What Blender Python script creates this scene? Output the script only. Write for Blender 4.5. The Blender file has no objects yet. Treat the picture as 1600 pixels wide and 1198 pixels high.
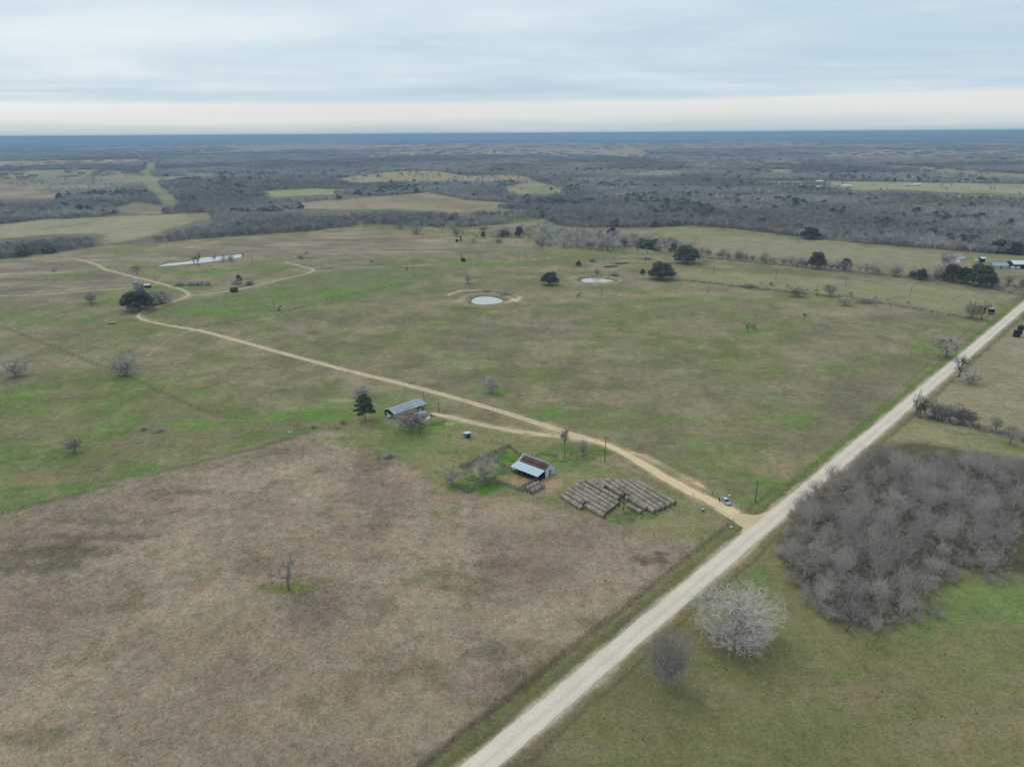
import bpy, math, random
import numpy as np
from mathutils import Matrix, Vector

random.seed(7)
RNG = np.random.default_rng(11)
scene = bpy.context.scene
COL = scene.collection

# ------------------------------------------------------------------ camera
CAM_H, FPX = 120.0, 1109.0            # drone height in metres; focal length for a 1600 px wide frame
PITCH, ROLL = math.radians(19.39), math.radians(0.37)
cp, sp, cr, sr = math.cos(PITCH), math.sin(PITCH), math.cos(ROLL), math.sin(ROLL)
Fv = Vector((0, cp, -sp)); R0 = Vector((1, 0, 0)); U0 = Vector((0, sp, cp))
Rv = R0 * cr - U0 * sr; Uv = R0 * sr + U0 * cr
cam_data = bpy.data.cameras.new('camera'); cam = bpy.data.objects.new('camera', cam_data); COL.objects.link(cam)
cam.matrix_world = Matrix(((Rv.x, Uv.x, -Fv.x, 0), (Rv.y, Uv.y, -Fv.y, 0), (Rv.z, Uv.z, -Fv.z, CAM_H), (0, 0, 0, 1)))
cam_data.sensor_width = 36.0; cam_data.lens = 36.0 * FPX / 1600.0
cam_data.clip_start = 1.0; cam_data.clip_end = 150000.0
scene.camera = cam

# ------------------------------------------------------------------ sky and sun (overcast)
SUN_EL, SUN_AZ = math.radians(48), math.radians(-35)      # azimuth from +Y towards +X
world = bpy.data.worlds.new('World'); scene.world = world; world.use_nodes = True
nt = world.node_tree; nt.nodes.clear()
def wn(t, **kw):
    n = nt.nodes.new(t)
    for k, v in kw.items(): setattr(n, k, v)
    return n
L = nt.links.new
sky = wn('ShaderNodeTexSky', sky_type='NISHITA', sun_disc=False, sun_elevation=SUN_EL, sun_rotation=SUN_AZ)
tc = wn('ShaderNodeTexCoord'); sep = wn('ShaderNodeSeparateXYZ'); L(tc.outputs['Generated'], sep.inputs[0])
def wmath(op, a, b=None, c=None):
    n = wn('ShaderNodeMath', operation=op)
    for i, v in enumerate((a, b, c)):
        if v is None: continue
        if isinstance(v, (int, float)): n.inputs[i].default_value = v
        else: L(v, n.inputs[i])
    return n.outputs[0]
zc = wmath('MAXIMUM', sep.outputs[2], 0.0)
den = wmath('ADD', zc, 0.035)
u = wmath('DIVIDE', sep.outputs[0], den); v = wmath('DIVIDE', sep.outputs[1], den)
comb = wn('ShaderNodeCombineXYZ'); L(u, comb.inputs[0]); L(v, comb.inputs[1])
def wnoise(scale, detail, sx=1, sy=1, off=0.0, rough=0.5, dist=0.0):
    m = wn('ShaderNodeMapping'); m.inputs['Scale'].default_value = (sx, sy, 1); m.inputs['Location'].default_value = (off, off * .7, off)
    L(comb.outputs[0], m.inputs[0])
    n = wn('ShaderNodeTexNoise'); n.inputs['Scale'].default_value = scale; n.inputs['Detail'].default_value = detail
    n.inputs['Roughness'].default_value = rough; n.inputs['Distortion'].default_value = dist
    L(m.outputs[0], n.inputs['Vector']); return n.outputs[0]
n1 = wnoise(0.16, 6, 0.8, 1.0, 3.1, .6, .8); n2 = wnoise(0.6, 5, .8, 1.0, 9.7, .6, .9)
nn = wmath('ADD', wmath('MULTIPLY', n1, .76), wmath('MULTIPLY', n2, .24))
def wramp(fac, stops):
    r = wn('ShaderNodeValToRGB'); cr_ = r.color_ramp
    while len(cr_.elements) > 1: cr_.elements.remove(cr_.elements[0])
    cr_.elements[0].position = stops[0][0]; cr_.elements[0].color = (*stops[0][1], 1)
    for p, c in stops[1:]:
        e = cr_.elements.new(p); e.color = (*c, 1)
    L(fac, r.inputs[0]); return r.outputs[0]
deck = wramp(nn, [(.34, (.47, .62, .73)), (.48, (.56, .70, .80)), (.58, (.66, .78, .86)), (.70, (.83, .89, .91))])   # cloud deck from its thick to its thin parts
# clear gap under the deck: a pale belt all round the horizon, its upper edge ragged
gapn = wnoise(0.10, 4, 1, 1, 21.0, .5, .5)
edge = wmath('ADD', zc, wmath('MULTIPLY', wmath('SUBTRACT', gapn, .5), .030))
gap = wramp(edge, [(0.0, (.50, .62, .68)), (.007, (.56, .665, .71)), (.014, (.70, .75, .765)), (.022, (.80, .83, .83)), (.036, (.84, .865, .865)), (.041, (.68, .77, .82)), (.06, (.55, .68, .78))])
gtone = wmath('MULTIPLY_ADD', wnoise(0.045, 3, 1, 1, 33.0, .5, .3), .42, .81)
gs = wn('ShaderNodeVectorMath', operation='SCALE'); L(gap, gs.inputs[0]); L(gtone, gs.inputs[3]); gap = gs.outputs[0]
gfac = wramp(edge, [(0.0, (1, 1, 1)), (.036, (1, 1, 1)), (.044, (0, 0, 0))])
mx = wn('ShaderNodeMix', data_type='RGBA'); L(gfac, mx.inputs[0]); L(deck, mx.inputs[6]); L(gap, mx.inputs[7])
sc10 = wn('ShaderNodeMix', data_type='RGBA', blend_type='MULTIPLY'); sc10.inputs[0].default_value = 1.0
L(mx.outputs[2], sc10.inputs[6]); sc10.inputs[7].default_value = (10, 10, 10, 1)
mixs = wn('ShaderNodeMix', data_type='RGBA'); mixs.inputs[0].default_value = 0.93     # the cloud layer covers nearly all of the blue sky
L(sky.outputs[0], mixs.inputs[6]); L(sc10.outputs[2], mixs.inputs[7])
bg = wn('ShaderNodeBackground'); bg.inputs[1].default_value = 0.1; L(mixs.outputs[2], bg.inputs[0])
wo = wn('ShaderNodeOutputWorld'); L(bg.outputs[0], wo.inputs[0])

sun_d = bpy.data.lights.new('sun', 'SUN'); sun_d.energy = 0.9; sun_d.angle = math.radians(22); sun_d.color = (1, .965, .92)
sun = bpy.data.objects.new('sun', sun_d); COL.objects.link(sun)
sdir = Vector((math.sin(SUN_AZ) * math.cos(SUN_EL), math.cos(SUN_AZ) * math.cos(SUN_EL), math.sin(SUN_EL)))
sun.rotation_euler = sdir.to_track_quat('Z', 'Y').to_euler(); sun.location = (0, 0, 200)

scene.view_settings.view_transform = 'Standard'; scene.view_settings.look = 'None'
scene.view_settings.exposure = 0.0; scene.view_settings.gamma = 1.0
scene.cycles.max_bounces = 5; scene.cycles.diffuse_bounces = 3; scene.cycles.glossy_bounces = 2
scene.cycles.volume_bounces = 0; scene.cycles.use_denoising = True

# ------------------------------------------------------------------ measuring helpers
def gnp(px, py, z=0.0):
    """where the sight line through a photo pixel meets the level z (arrays)"""
    px = np.asarray(px, float); py = np.asarray(py, float)
    uu = (px - 800) / FPX; vv = (599 - py) / FPX
    a = uu * cr + vv * sr; b = -uu * sr + vv * cr
    dz = -sp + b * cp; t = (CAM_H - z) / -dz
    return a * t, (cp + b * sp) * t
def g(px, py, z=0.0):
    x, y = gnp(px, py, z); return Vector((float(x), float(y), z))
def depth(p): return p.y * cp + (CAM_H - p.z) * sp
def mpp(p): return depth(p) / FPX                       # metres per photo pixel at p
def height_at(px, base, top):
    """height of a vertical thing standing at pixel (px,base) whose top is seen at row top"""
    p = g(px, base); dist = p.y
    vv = (599 - top) / FPX; uu = (px - 800) / FPX
    b = -uu * sr + vv * cr
    return CAM_H + dist * (-sp + b * cp) / (cp + b * sp)
def smooth(a, b, x):
    t = np.clip((x - a) / (b - a), 0, 1); return t * t * (3 - 2 * t)
def vnoise(x, y, seed=0):
    x = np.asarray(x, float); y = np.asarray(y, float)
    ix = np.floor(x).astype(np.int64); iy = np.floor(y).astype(np.int64); fx = x - ix; fy = y - iy
    fx = fx * fx * (3 - 2 * fx); fy = fy * fy * (3 - 2 * fy)
    def h(i, j):
        n = (i * 374761393 + j * 668265263 + seed * 974634777) & 0xFFFFFFFF
        n = ((n ^ (n >> 13)) * 1274126177) & 0xFFFFFFFF
        n = n ^ (n >> 16); return (n & 0xFFFF) / 65535.0
    return (h(ix, iy) * (1 - fx) + h(ix + 1, iy) * fx) * (1 - fy) + (h(ix, iy + 1) * (1 - fx) + h(ix + 1, iy + 1) * fx) * fy
def fbm(x, y, s, seed=0, oct=4):
    r = 0; a = .5; t = 0
    for o in range(oct):
        r = r + a * vnoise(x / s + 17.3 * o, y / s - 9.1 * o, seed + o); t += a; a *= .5; s *= .5
    return r / t
def poly_sd(X, Y, poly):
    """signed distance (inside positive) to a polygon"""
    P = np.asarray(poly, float); n = len(P); d2 = np.full(X.shape, 1e18); ins = np.zeros(X.shape, bool)
    for i in range(n):
        ax, ay = P[i]; bx, by = P[(i + 1) % n]; ex, ey = bx - ax, by - ay
        t = np.clip(((X - ax) * ex + (Y - ay) * ey) / (ex * ex + ey * ey + 1e-9), 0, 1)
        d2 = np.minimum(d2, (X - ax - t * ex) ** 2 + (Y - ay - t * ey) ** 2)
        c = ((ay > Y) != (by > Y)) & (X < (bx - ax) * (Y - ay) / (by - ay + 1e-12) + ax)
        ins ^= c
    d = np.sqrt(d2); return np.where(ins, d, -d)
def line_d(X, Y, pts):
    d2 = np.full(X.shape, 1e18)
    for (ax, ay), (bx, by) in zip(pts[:-1], pts[1:]):
        ex, ey = bx - ax, by - ay
        t = np.clip(((X - ax) * ex + (Y - ay) * ey) / (ex * ex + ey * ey + 1e-9), 0, 1)
        d2 = np.minimum(d2, (X - ax - t * ex) ** 2 + (Y - ay - t * ey) ** 2)
    return np.sqrt(d2)
def wpoly(pix):
    x, y = gnp([p[0] for p in pix], [p[1] for p in pix]); return list(zip(x.tolist(), y.tolist()))
def relief(x, y):
    """far terrain: level ranch land, low swells beyond, a long rise on the far right"""
    r = np.hypot(x, y)
    z = (fbm(x, y, 2600, 5, 3) - .5) * 10 * smooth(1600, 5000, r)
    z = z + (fbm(x, y, 9000, 8, 3) - .5) * 22 * smooth(7000, 20000, r)
    az = np.degrees(np.arctan2(x, y))
    z = z + 98 * smooth(12, 44, az) * smooth(9000, 17000, r)
    z = z * smooth(160, 60, np.abs(az))
    return np.minimum(z, 104) - r * r / 1.48e7          # the earth's curve, so the horizon lies where it does from a drone

# ------------------------------------------------------------------ object helpers
def tag(o, label=None, cat=None, group=None, kind=None):
    if label: o['label'] = label
    if cat: o['category'] = cat
    if group: o['group'] = group
    if kind: o['kind'] = kind
    return o
def link(o, parent=None):
    COL.objects.link(o)
    if parent is not None: o.parent = parent
    return o
def empty(name, loc, rz=0.0, label=None, cat=None, group=None):
    o = bpy.data.objects.new(name, None); o.empty_display_size = .3; link(o)
    o.location = loc; o.rotation_euler = (0, 0, rz); return tag(o, label, cat, group)
def place(name, mesh, parent=None, loc=(0, 0, 0), rz=0.0, scale=None):
    o = bpy.data.objects.new(name, mesh); link(o, parent); o.location = loc; o.rotation_euler = (0, 0, rz)
    if scale is not None: o.scale = scale if hasattr(scale, '__len__') else (scale,) * 3
    return o
class MB:
    def __init__(s): s.v = []; s.f = []
    def quad(s, *p):
        n = len(s.v); s.v += [tuple(q) for q in p]; s.f.append(tuple(range(n, n + len(p))))
    def box(s, x0, x1, y0, y1, z0, z1):
        n = len(s.v)
        s.v += [(x0, y0, z0), (x1, y0, z0), (x1, y1, z0), (x0, y1, z0), (x0, y0, z1), (x1, y0, z1), (x1, y1, z1), (x0, y1, z1)]
        s.f += [tuple(n + i for i in q) for q in ((0, 3, 2, 1), (4, 5, 6, 7), (0, 1, 5, 4), (1, 2, 6, 5), (2, 3, 7, 6), (3, 0, 4, 7))]
        return s
    def hexa(s, p):
        n = len(s.v); s.v += [tuple(q) for q in p]
        s.f += [tuple(n + i for i in q) for q in ((0, 3, 2, 1), (4, 5, 6, 7), (0, 1, 5, 4), (1, 2, 6, 5), (2, 3, 7, 6), (3, 0, 4, 7))]
        return s
    def tube(s, pts, rad, n=6, cap=True):
        pts = [Vector(p) for p in pts]; rings = []
        for i, p in enumerate(pts):
            d = (pts[min(i + 1, len(pts) - 1)] - pts[max(i - 1, 0)])
            d = d.normalized() if d.length > 1e-9 else Vector((0, 0, 1))
            a = d.cross(Vector((0, 0, 1)) if abs(d.z) < .95 else Vector((1, 0, 0))).normalized(); b = d.cross(a)
            k = len(s.v); r = rad[i] if hasattr(rad, '__len__') else rad
            for j in range(n):
                t = 2 * math.pi * j / n; s.v.append(tuple(p + a * math.cos(t) * r + b * math.sin(t) * r))
            rings.append(k)
        for k0, k1 in zip(rings[:-1], rings[1:]):
            for j in range(n): s.f.append((k0 + j, k0 + (j + 1) % n, k1 + (j + 1) % n, k1 + j))
        if cap:
            s.f.append(tuple(rings[0] + j for j in range(n))[::-1]); s.f.append(tuple(rings[-1] + j for j in range(n)))
        return s
    def prism(s, prof, y0, y1):
        """profile in x,z extruded along y"""
        n = len(s.v); m = len(prof)
        s.v += [(x, y0, z) for x, z in prof] + [(x, y1, z) for x, z in prof]
        s.f.append(tuple(range(n, n + m))); s.f.append(tuple(range(n + m, n + 2 * m))[::-1])
        for i in range(m): s.f.append((n + i, n + m + i, n + m + (i + 1) % m, n + (i + 1) % m))
        return s
    def mesh(s, name, mat, smooth_=False):
        me = bpy.data.meshes.new(name); me.from_pydata(s.v, [], s.f)
        if mat is not None: me.materials.append(mat)
        if smooth_: me.polygons.foreach_set('use_smooth', [True] * len(me.polygons))
        me.update(); return me
    def build(s, name, mat, parent=None, loc=(0, 0, 0), rz=0.0, smooth_=False):
        return place(name, s.mesh(name, mat, smooth_), parent, loc, rz)
def np_mesh(name, V, Q, mat):
    me = bpy.data.meshes.new(name); V = np.asarray(V, np.float32); Q = np.asarray(Q, np.int32); k = Q.shape[1]
    me.vertices.add(len(V)); me.vertices.foreach_set('co', V.ravel())
    me.loops.add(Q.size); me.loops.foreach_set('vertex_index', Q.ravel())
    me.polygons.add(len(Q)); me.polygons.foreach_set('loop_start', np.arange(0, Q.size, k, dtype=np.int32))
    me.update(calc_edges=True)
    if mat is not None: me.materials.append(mat)
    return me

# ------------------------------------------------------------------ materials
def s2l(c): return tuple(((x / 255 + .055) / 1.055) ** 2.4 if x > 10 else x / 255 / 12.92 for x in c)
ILL = (.69, .775, .85)                                              # light on level ground: turns a colour seen in the photo into a surface colour
def alb(c): return tuple(min(x / i, .82) for x, i in zip(s2l(c), ILL))
MATS = {}
def mat(name, col, rough=.9, spec=.2, noise=0.0, nscale=3.0, rnd=0.0, metal=0.0, col2=None, stretch=(1, 1, 1), bump=0.0):
    if name in MATS: return MATS[name]
    m = bpy.data.materials.new(name); m.use_nodes = True; t = m.node_tree; b = t.nodes['Principled BSDF']
    b.inputs['Roughness'].default_value = rough; b.inputs['Specular IOR Level'].default_value = spec; b.inputs['Metallic'].default_value = metal
    out = None
    rgb = t.nodes.new('ShaderNodeRGB'); rgb.outputs[0].default_value = (*col, 1); out = rgb.outputs[0]
    if noise or col2:
        tcn = t.nodes.new('ShaderNodeTexCoord'); mp = t.nodes.new('ShaderNodeMapping'); mp.inputs['Scale'].default_value = stretch
        t.links.new(tcn.outputs['Object'], mp.inputs[0])
        nz = t.nodes.new('ShaderNodeTexNoise'); nz.inputs['Scale'].default_value = nscale; nz.inputs['Detail'].default_value = 4
        t.links.new(mp.outputs[0], nz.inputs['Vector'])
        if col2:
            rp = t.nodes.new('ShaderNodeValToRGB'); rp.color_ramp.elements[0].position = .40; rp.color_ramp.elements[1].position = .60
            rp.color_ramp.elements[0].color = (*col, 1); rp.color_ramp.elements[1].color = (*col2, 1)
            t.links.new(nz.outputs[0], rp.inputs[0]); out = rp.outputs[0]
        if noise:
            mr = t.nodes.new('ShaderNodeMapRange'); mr.inputs[1].default_value = .25; mr.inputs[2].default_value = .75
            mr.inputs[3].default_value = 1 - noise; mr.inputs[4].default_value = 1 + noise
            t.links.new(nz.outputs[0], mr.inputs[0])
            vm = t.nodes.new('ShaderNodeVectorMath'); vm.operation = 'SCALE'
            t.links.new(out, vm.inputs[0]); t.links.new(mr.outputs[0], vm.inputs[3]); out = vm.outputs[0]
        if bump:
            bp = t.nodes.new('ShaderNodeBump'); bp.inputs['Strength'].default_value = bump; bp.inputs['Distance'].default_value = .1
            t.links.new(nz.outputs[0], bp.inputs['Height']); t.links.new(bp.outputs[0], b.inputs['Normal'])
    if rnd:
        oi = t.nodes.new('ShaderNodeObjectInfo'); mr = t.nodes.new('ShaderNodeMapRange')
        mr.inputs[3].default_value = 1 - rnd; mr.inputs[4].default_value = 1 + rnd
        t.links.new(oi.outputs['Random'], mr.inputs[0])
        vm = t.nodes.new('ShaderNodeVectorMath'); vm.operation = 'SCALE'
        t.links.new(out, vm.inputs[0]); t.links.new(mr.outputs[0], vm.inputs[3]); out = vm.outputs[0]
    t.links.new(out, b.inputs['Base Color']); MATS[name] = m; return m

BARK = mat('bark', (.25, .22, .195), .95, .05, .25, 2.0, .15)
TWIG = mat('twigs', (.47, .405, .355), .95, .02, 0, 1, .40)
TWIG_PALE = mat('pale_twigs', (.61, .54, .475), .95, .02, 0, 1, .1)
BARK_PALE = mat('pale_bark', (.52, .465, .42), .95, .05, .25, 2.0, .1)
TWIG_DARK = mat('dark_twigs', (.42, .365, .32), .95, .02, 0, 1, .12)
TWIG_FAR = mat('distant_twigs', (.41, .38, .355), .95, .0, 0, 1, .28)
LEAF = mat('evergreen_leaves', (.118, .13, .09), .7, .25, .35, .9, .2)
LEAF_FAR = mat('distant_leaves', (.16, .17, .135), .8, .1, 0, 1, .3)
PINE = mat('pine_needles', (.13, .15, .065), .75, .2, .4, .8, .1)
DEADWOOD = mat('bleached_wood', (.42, .40, .37), .9, .1, .2, 2)
POLE = mat('pole_wood', (.085, .075, .065), .9, .1, .3, 3)
POST = mat('weathered_post', (.135, .12, .105), .95, .05, .3, 2, .3)
BOARD = mat('weathered_boards', (.25, .225, .20), .95, .05, .3, 2, .3, stretch=(.3, 3, 3))
WIRE = mat('fence_wire', (.12, .12, .115), .6, .3)
HAY = mat('weathered_hay', (.37, .30, .24), .95, .02, .30, 5, .22, bump=.6)
HAY_END = mat('hay_spiral', (.17, .14, .115), .95, .02, .35, 7, .2, bump=.5)
HAY_GAP_SHADE = mat('bale_gap_shade', (.31, .26, .21), .95, .02, .3, 5, .2)  # shade of the gaps between bales, painted as a darker band at each end
ZINC = mat('galvanised_roof', (.47, .52, .56), .45, .4, .14, .6, 0, .15, stretch=(.4, 2.5, 1))
ZINC_NEW = mat('new_galvanised_roof', (.55, .63, .67), .42, .4, .10, .7, 0, .15, stretch=(.4, 2, 1))
RUST = mat('rusted_roof', (.115, .058, .045), .8, .2, .25, 1.2, 0, 0, (.26, .17, .15), (3.2, .35, 1))
WHITE_METAL = mat('white_sheet_metal', (.60, .61, .60), .6, .3, .12, 1.5, stretch=(1, 1, .3))
WHITE_ROOF = mat('white_roof', (.78, .79, .80), .5, .3, .05, .5)
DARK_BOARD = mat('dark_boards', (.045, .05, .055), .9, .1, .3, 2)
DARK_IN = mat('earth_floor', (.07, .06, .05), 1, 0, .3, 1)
RED_WALL = mat('dark_red_wall', (.10, .045, .04), .8, .2, .2, 1)
TEAL_ROOF = mat('teal_roof', (.36, .46, .45), .5, .3, .12, .6)
GREY_WALL = mat('grey_wall', (.25, .25, .25), .9, .1, .25, 1)
BLACK_STEEL = mat('black_steel', (.025, .025, .028), .6, .3, .3, 1)
RUST_STEEL = mat('rusty_steel', (.10, .055, .045), .8, .2, .35, .8)
ORANGE = mat('orange_paint', (.45, .12, .04), .7, .3, .3, 1)
WHITE = mat('white_paint', (.72, .72, .70), .5, .4, .08, 1.5)
GLASS = mat('dark_glass', (.02, .025, .03), .15, .5)
TYRE = mat('tyre_rubber', (.02, .02, .02), .9, .1)
RIM = mat('wheel_rim', (.4, .4, .4), .4, .5, 0, 1, 0, .6)
CAR_PAINT = mat('silver_paint', (.36, .43, .48), .3, .5)
CAR_WHITE = mat('pale_roof_paint', (.62, .66, .68), .3, .5)
LAMP = mat('lamp_lens', (.6, .6, .58), .2, .5)
TAIL = mat('tail_lens', (.3, .02, .02), .3, .5)
CLOTH = mat('dark_clothing', (.02, .02, .024), .9, .1)
SKIN = mat('skin', (.35, .2, .14), .6, .3)
HAIR = mat('dark_hair', (.02, .015, .01), .7, .2)
BLUE = mat('blue_plastic', (.10, .16, .26), .5, .4)
STONE = mat('pale_stone', (.55, .53, .48), .9, .1, .2, 2)

tf = TWIG_FAR.node_tree; fa_ = tf.nodes.new('ShaderNodeAttribute'); fa_.attribute_type = 'INSTANCER'; fa_.attribute_name = 'shade'     # stands of different trees differ in tone
fs_ = tf.nodes.new('ShaderNodeVectorMath'); fs_.operation = 'SCALE'; fl_ = tf.nodes['Principled BSDF'].inputs['Base Color'].links[0].from_socket; tf.links.new(fl_, fs_.inputs[0]); tf.links.new(fa_.outputs['Fac'], fs_.inputs[3]); tf.links.new(fs_.outputs[0], tf.nodes['Principled BSDF'].inputs['Base Color'])
# ------------------------------------------------------------------ the layout, traced in photo pixels and laid on level ground
ROAD_DIR = Vector((.6925, .7214, 0)); ROAD_P = Vector((96.9, 217.4, 0)); ROAD_W = 5.6
ROAD_N = Vector((ROAD_DIR.y, -ROAD_DIR.x, 0))
DRIVE = [(1150, 803), (1110, 782), (1080, 768), (1050, 752), (1010, 728), (970, 705), (940, 692), (900, 680), (850, 664), (800, 648), (740, 630), (680, 613), (600, 592.5), (540, 578), (480, 562), (400, 540), (340, 523.5), (310, 516), (270, 509.5), (240, 504), (222, 498.5), (216, 493), (225, 486.5), (250, 478.5), (280, 468.5), (293, 463), (294, 458), (280, 451), (262, 446), (240, 440), (215, 434), (185, 426), (165, 421), (150, 413), (118, 404.5), (80, 404), (45, 404)]
BRANCH = [(932, 689), (900, 684), (880, 682), (830, 677), (780, 669), (740, 660), (700, 651), (676, 646)]
WEST = [(-20, 463), (70, 460), (140, 454.5), (200, 450), (244, 445)]
LOOP = [(293, 462), (330, 459), (366, 453.5), (410, 444), (450, 434.5), (478, 428), (488, 424), (487, 420), (470, 416), (446, 409)]
EAST = [(488, 424), (540, 420), (600, 416.5), (660, 414.5)]
SCRAPE = [(985, 706), (1010, 714), (1040, 728), (1080, 749), (1112, 768)]
TREELINE = [(-400, 440), (0, 405), (60, 398), (160, 385), (215, 382), (300, 374), (430, 365), (500, 360), (560, 352), (640, 351), (700, 357), (780, 351), (850, 342), (868, 352), (900, 356), (1000, 356), (1080, 353), (1150, 358), (1250, 371), (1330, 379), (1440, 388), (1540, 396), (1600, 399), (2100, 430)]
PASTURE = wpoly(TREELINE) + [(900, 0), (0, -400), (-900, 0)]
# openings in the far woods: (outline, colour seen, tree share left)
FIELDS = [
 ([(-80, 357), (0, 351), (68, 343), (216, 337), (324, 332), (341, 337), (216, 373), (165, 380), (148, 365), (84, 366), (-80, 380)], (138, 138, 112), 0),
 ([(165, 328), (209, 316), (267, 325), (256, 333), (223, 335)], (134, 128, 112), 0),
 ([(-80, 284), (0, 288), (111, 305), (78, 310), (-80, 312)], (142, 130, 116), 0),
 ([(-80, 284), (111, 273), (189, 281), (202, 289), (111, 298)], (126, 126, 112), .12),
 ([(233, 252), (248, 256), (238, 273), (258, 296), (276, 311), (274, 325), (262, 325), (246, 305), (221, 285), (215, 271)], (126, 134, 108), 0),
 ([(-80, 253), (216, 248), (240, 251), (95, 256.5), (-80, 261)], (158, 142, 126), .02),
 ([(95, 231), (449, 229), (439, 236), (219, 242), (90, 238)], (140, 136, 130), .15),
 ([(381, 301), (489, 294.5), (600, 299), (486, 305), (432, 308)], (132, 142, 108), 0),
 ([(283, 271), (341, 269), (334, 276), (287, 274)], (122, 134, 116), .05),
 ([(294, 286), (449, 279), (430, 283), (304, 289)], (126, 138, 112), .05),
 ([(436, 319), (540, 311), (668, 301), (729, 313), (810, 318), (790, 323), (722, 330), (608, 327), (480, 327)], (140, 132, 114), 0),
 ([(773, 294), (837, 284), (891, 296), (864, 303), (810, 303)], (134, 138, 112), .02),
 ([(955, 271), (1029, 266), (1063, 267), (1066, 273), (962, 274)], (126, 134, 120), .08),
 ([(830, 242), (931, 235), (985, 236), (999, 240), (877, 243)], (144, 140, 134), .1),
 ([(1080, 288), (1208, 283), (1364, 284), (1700, 289), (1700, 306), (1495, 301), (1401, 296), (1343, 298), (1290, 289), (1195, 288)], (142, 142, 118), .018),
 ([(1269, 244), (1310, 234), (1458, 233), (1566, 235), (1539, 239), (1384, 247)], (148, 134, 122), .05),
 ([(1060, 257), (1148, 250), (1276, 250), (1262, 256), (1161, 261)], (128, 124, 118), .12),
 ([(1195, 264), (1242, 264), (1235, 271), (1202, 269)], (118, 130, 112), .05),
 ([(1414, 318), (1482, 318), (1499, 335), (1249, 337), (1276, 328)], (116, 128, 96), .40),
 ([(1290, 357), (1450, 358), (1600, 350), (1600, 362), (1440, 366)], (124, 130, 104), .30),
 ([(1060, 312), (1250, 318), (1240, 332), (1060, 326)], (110, 116, 96), .60),
 ([(1460, 305), (1700, 306), (1700, 348), (1480, 345)], (112, 118, 94), .55),
 ([(1114, 306), (1155, 305), (1150, 309), (1120, 310)], (122, 134, 104), 0),
 ([(700, 331), (800, 327), (860, 331), (846, 336), (760, 337)], (130, 128, 108), .2),
]
FIELDS_W = [(wpoly(p), c, d) for p, c, d in FIELDS]

# ------------------------------------------------------------------ the ground: one sheet to the horizon
th_d = np.radians(np.linspace(-46, 46, 720)); th_c = np.radians(np.linspace(46, 314, 44)[1:-1])
TH = np.concatenate([th_d, th_c])
rr = [.05, 5, 15, 35, 55, 70, 80, 88]
while rr[-1] < 2600: rr.append(rr[-1] * 1.0066)
while rr[-1] < 46000: rr.append(rr[-1] * 1.03)
RR = np.array(rr); NR, NT = len(RR), len(TH)
GX = np.outer(RR, np.sin(TH)).ravel(); GY = np.outer(RR, np.cos(TH)).ravel()
GX = np.append(GX, 0.0); GY = np.append(GY, 0.0)
GR = np.hypot(GX, GY)
PONDS = [  # outline of the water in pixels
 ('stock_pond', [(737, 471), (741, 466), (750, 463.5), (762, 463), (775, 465), (784, 468.5), (783, 471.5), (773, 474), (755, 475), (743, 474)]),
 ('stock_pond', [(908, 437.5), (914, 435), (930, 434), (944, 435.5), (958, 438.3), (948, 440), (930, 441), (914, 440.3)]),
 ('long_pond', [(246, 415.2), (262, 411.5), (290, 408.5), (304, 405), (320, 402), (345, 400.5), (362, 398.5), (376, 397), (374, 402), (350, 405), (335, 407.5), (312, 410.5), (290, 412.5), (262, 415)]),
 ('farm_pond', [(1479, 397), (1490, 395.8), (1507, 396.5), (1502, 399.2), (1508, 402.5), (1499, 405), (1500, 408), (1490, 411), (1483, 411), (1478, 404)]),
]
BASE_T = np.array(alb((133, 127, 108))); BASE_G = np.array(alb((116, 122, 84)))
mix = np.clip(smooth(.36, .64, fbm(GX, GY, 55, 1, 5)) * .6 + .4 * smooth(.35, .65, fbm(GX, GY, 13, 4, 4)), 0, 1)
A = BASE_T[None] * (1 - mix[:, None]) + BASE_G[None] * mix[:, None]
TALL = np.zeros(len(GX))
nwarp = (fbm(GX, GY, 9, 31, 3) - .5); nbig = (fbm(GX, GY, 40, 33, 4) - .5)
near = GR < 3200
past = smooth(-6, 6, poly_sd(GX, GY, PASTURE))
mo = fbm(GX, GY, 16, 11, 4); mo2 = fbm(GX, GY, 30, 15, 5); mo3 = fbm(GX, GY, 7, 19, 3)
def lay(w, c, amt=1.0):
    global A
    w = np.clip(w * amt, 0, 1)[:, None]; A = A * (1 - w) + np.array(alb(c))[None] * w
def lay_poly(pix, c, soft=3.0, amt=1.0, warp=6.0, big=0.0, tall=None):
    global TALL
    sd = poly_sd(GX, GY, wpoly(pix)); w = smooth(-soft, soft, sd + nwarp * warp + nbig * big)
    lay(w, c, amt)
    if tall is not None: TALL = TALL * (1 - w) + tall * w
def lay_blob(px, py, rx, ry, c, amt=.8, seed=0, ragged=1.3):
    p = g(px, py); m = mpp(p); ry_w = (g(px, py - ry).y - g(px, py + ry).y) / 2; rx_w = rx * m
    s = np.sqrt(((GX - p.x) / rx_w) ** 2 + ((GY - p.y) / ry_w) ** 2)
    sel = s < 2.6
    if not sel.any(): return
    sz = max(2.0, min(rx_w, ry_w) * .8)
    n = np.zeros(len(GX)); n[sel] = fbm(GX[sel], GY[sel], sz, 50 + seed, 4) - .5
    lay(smooth(1.25, .35, s + n * ragged * 1.6) * sel, c, amt)
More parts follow.
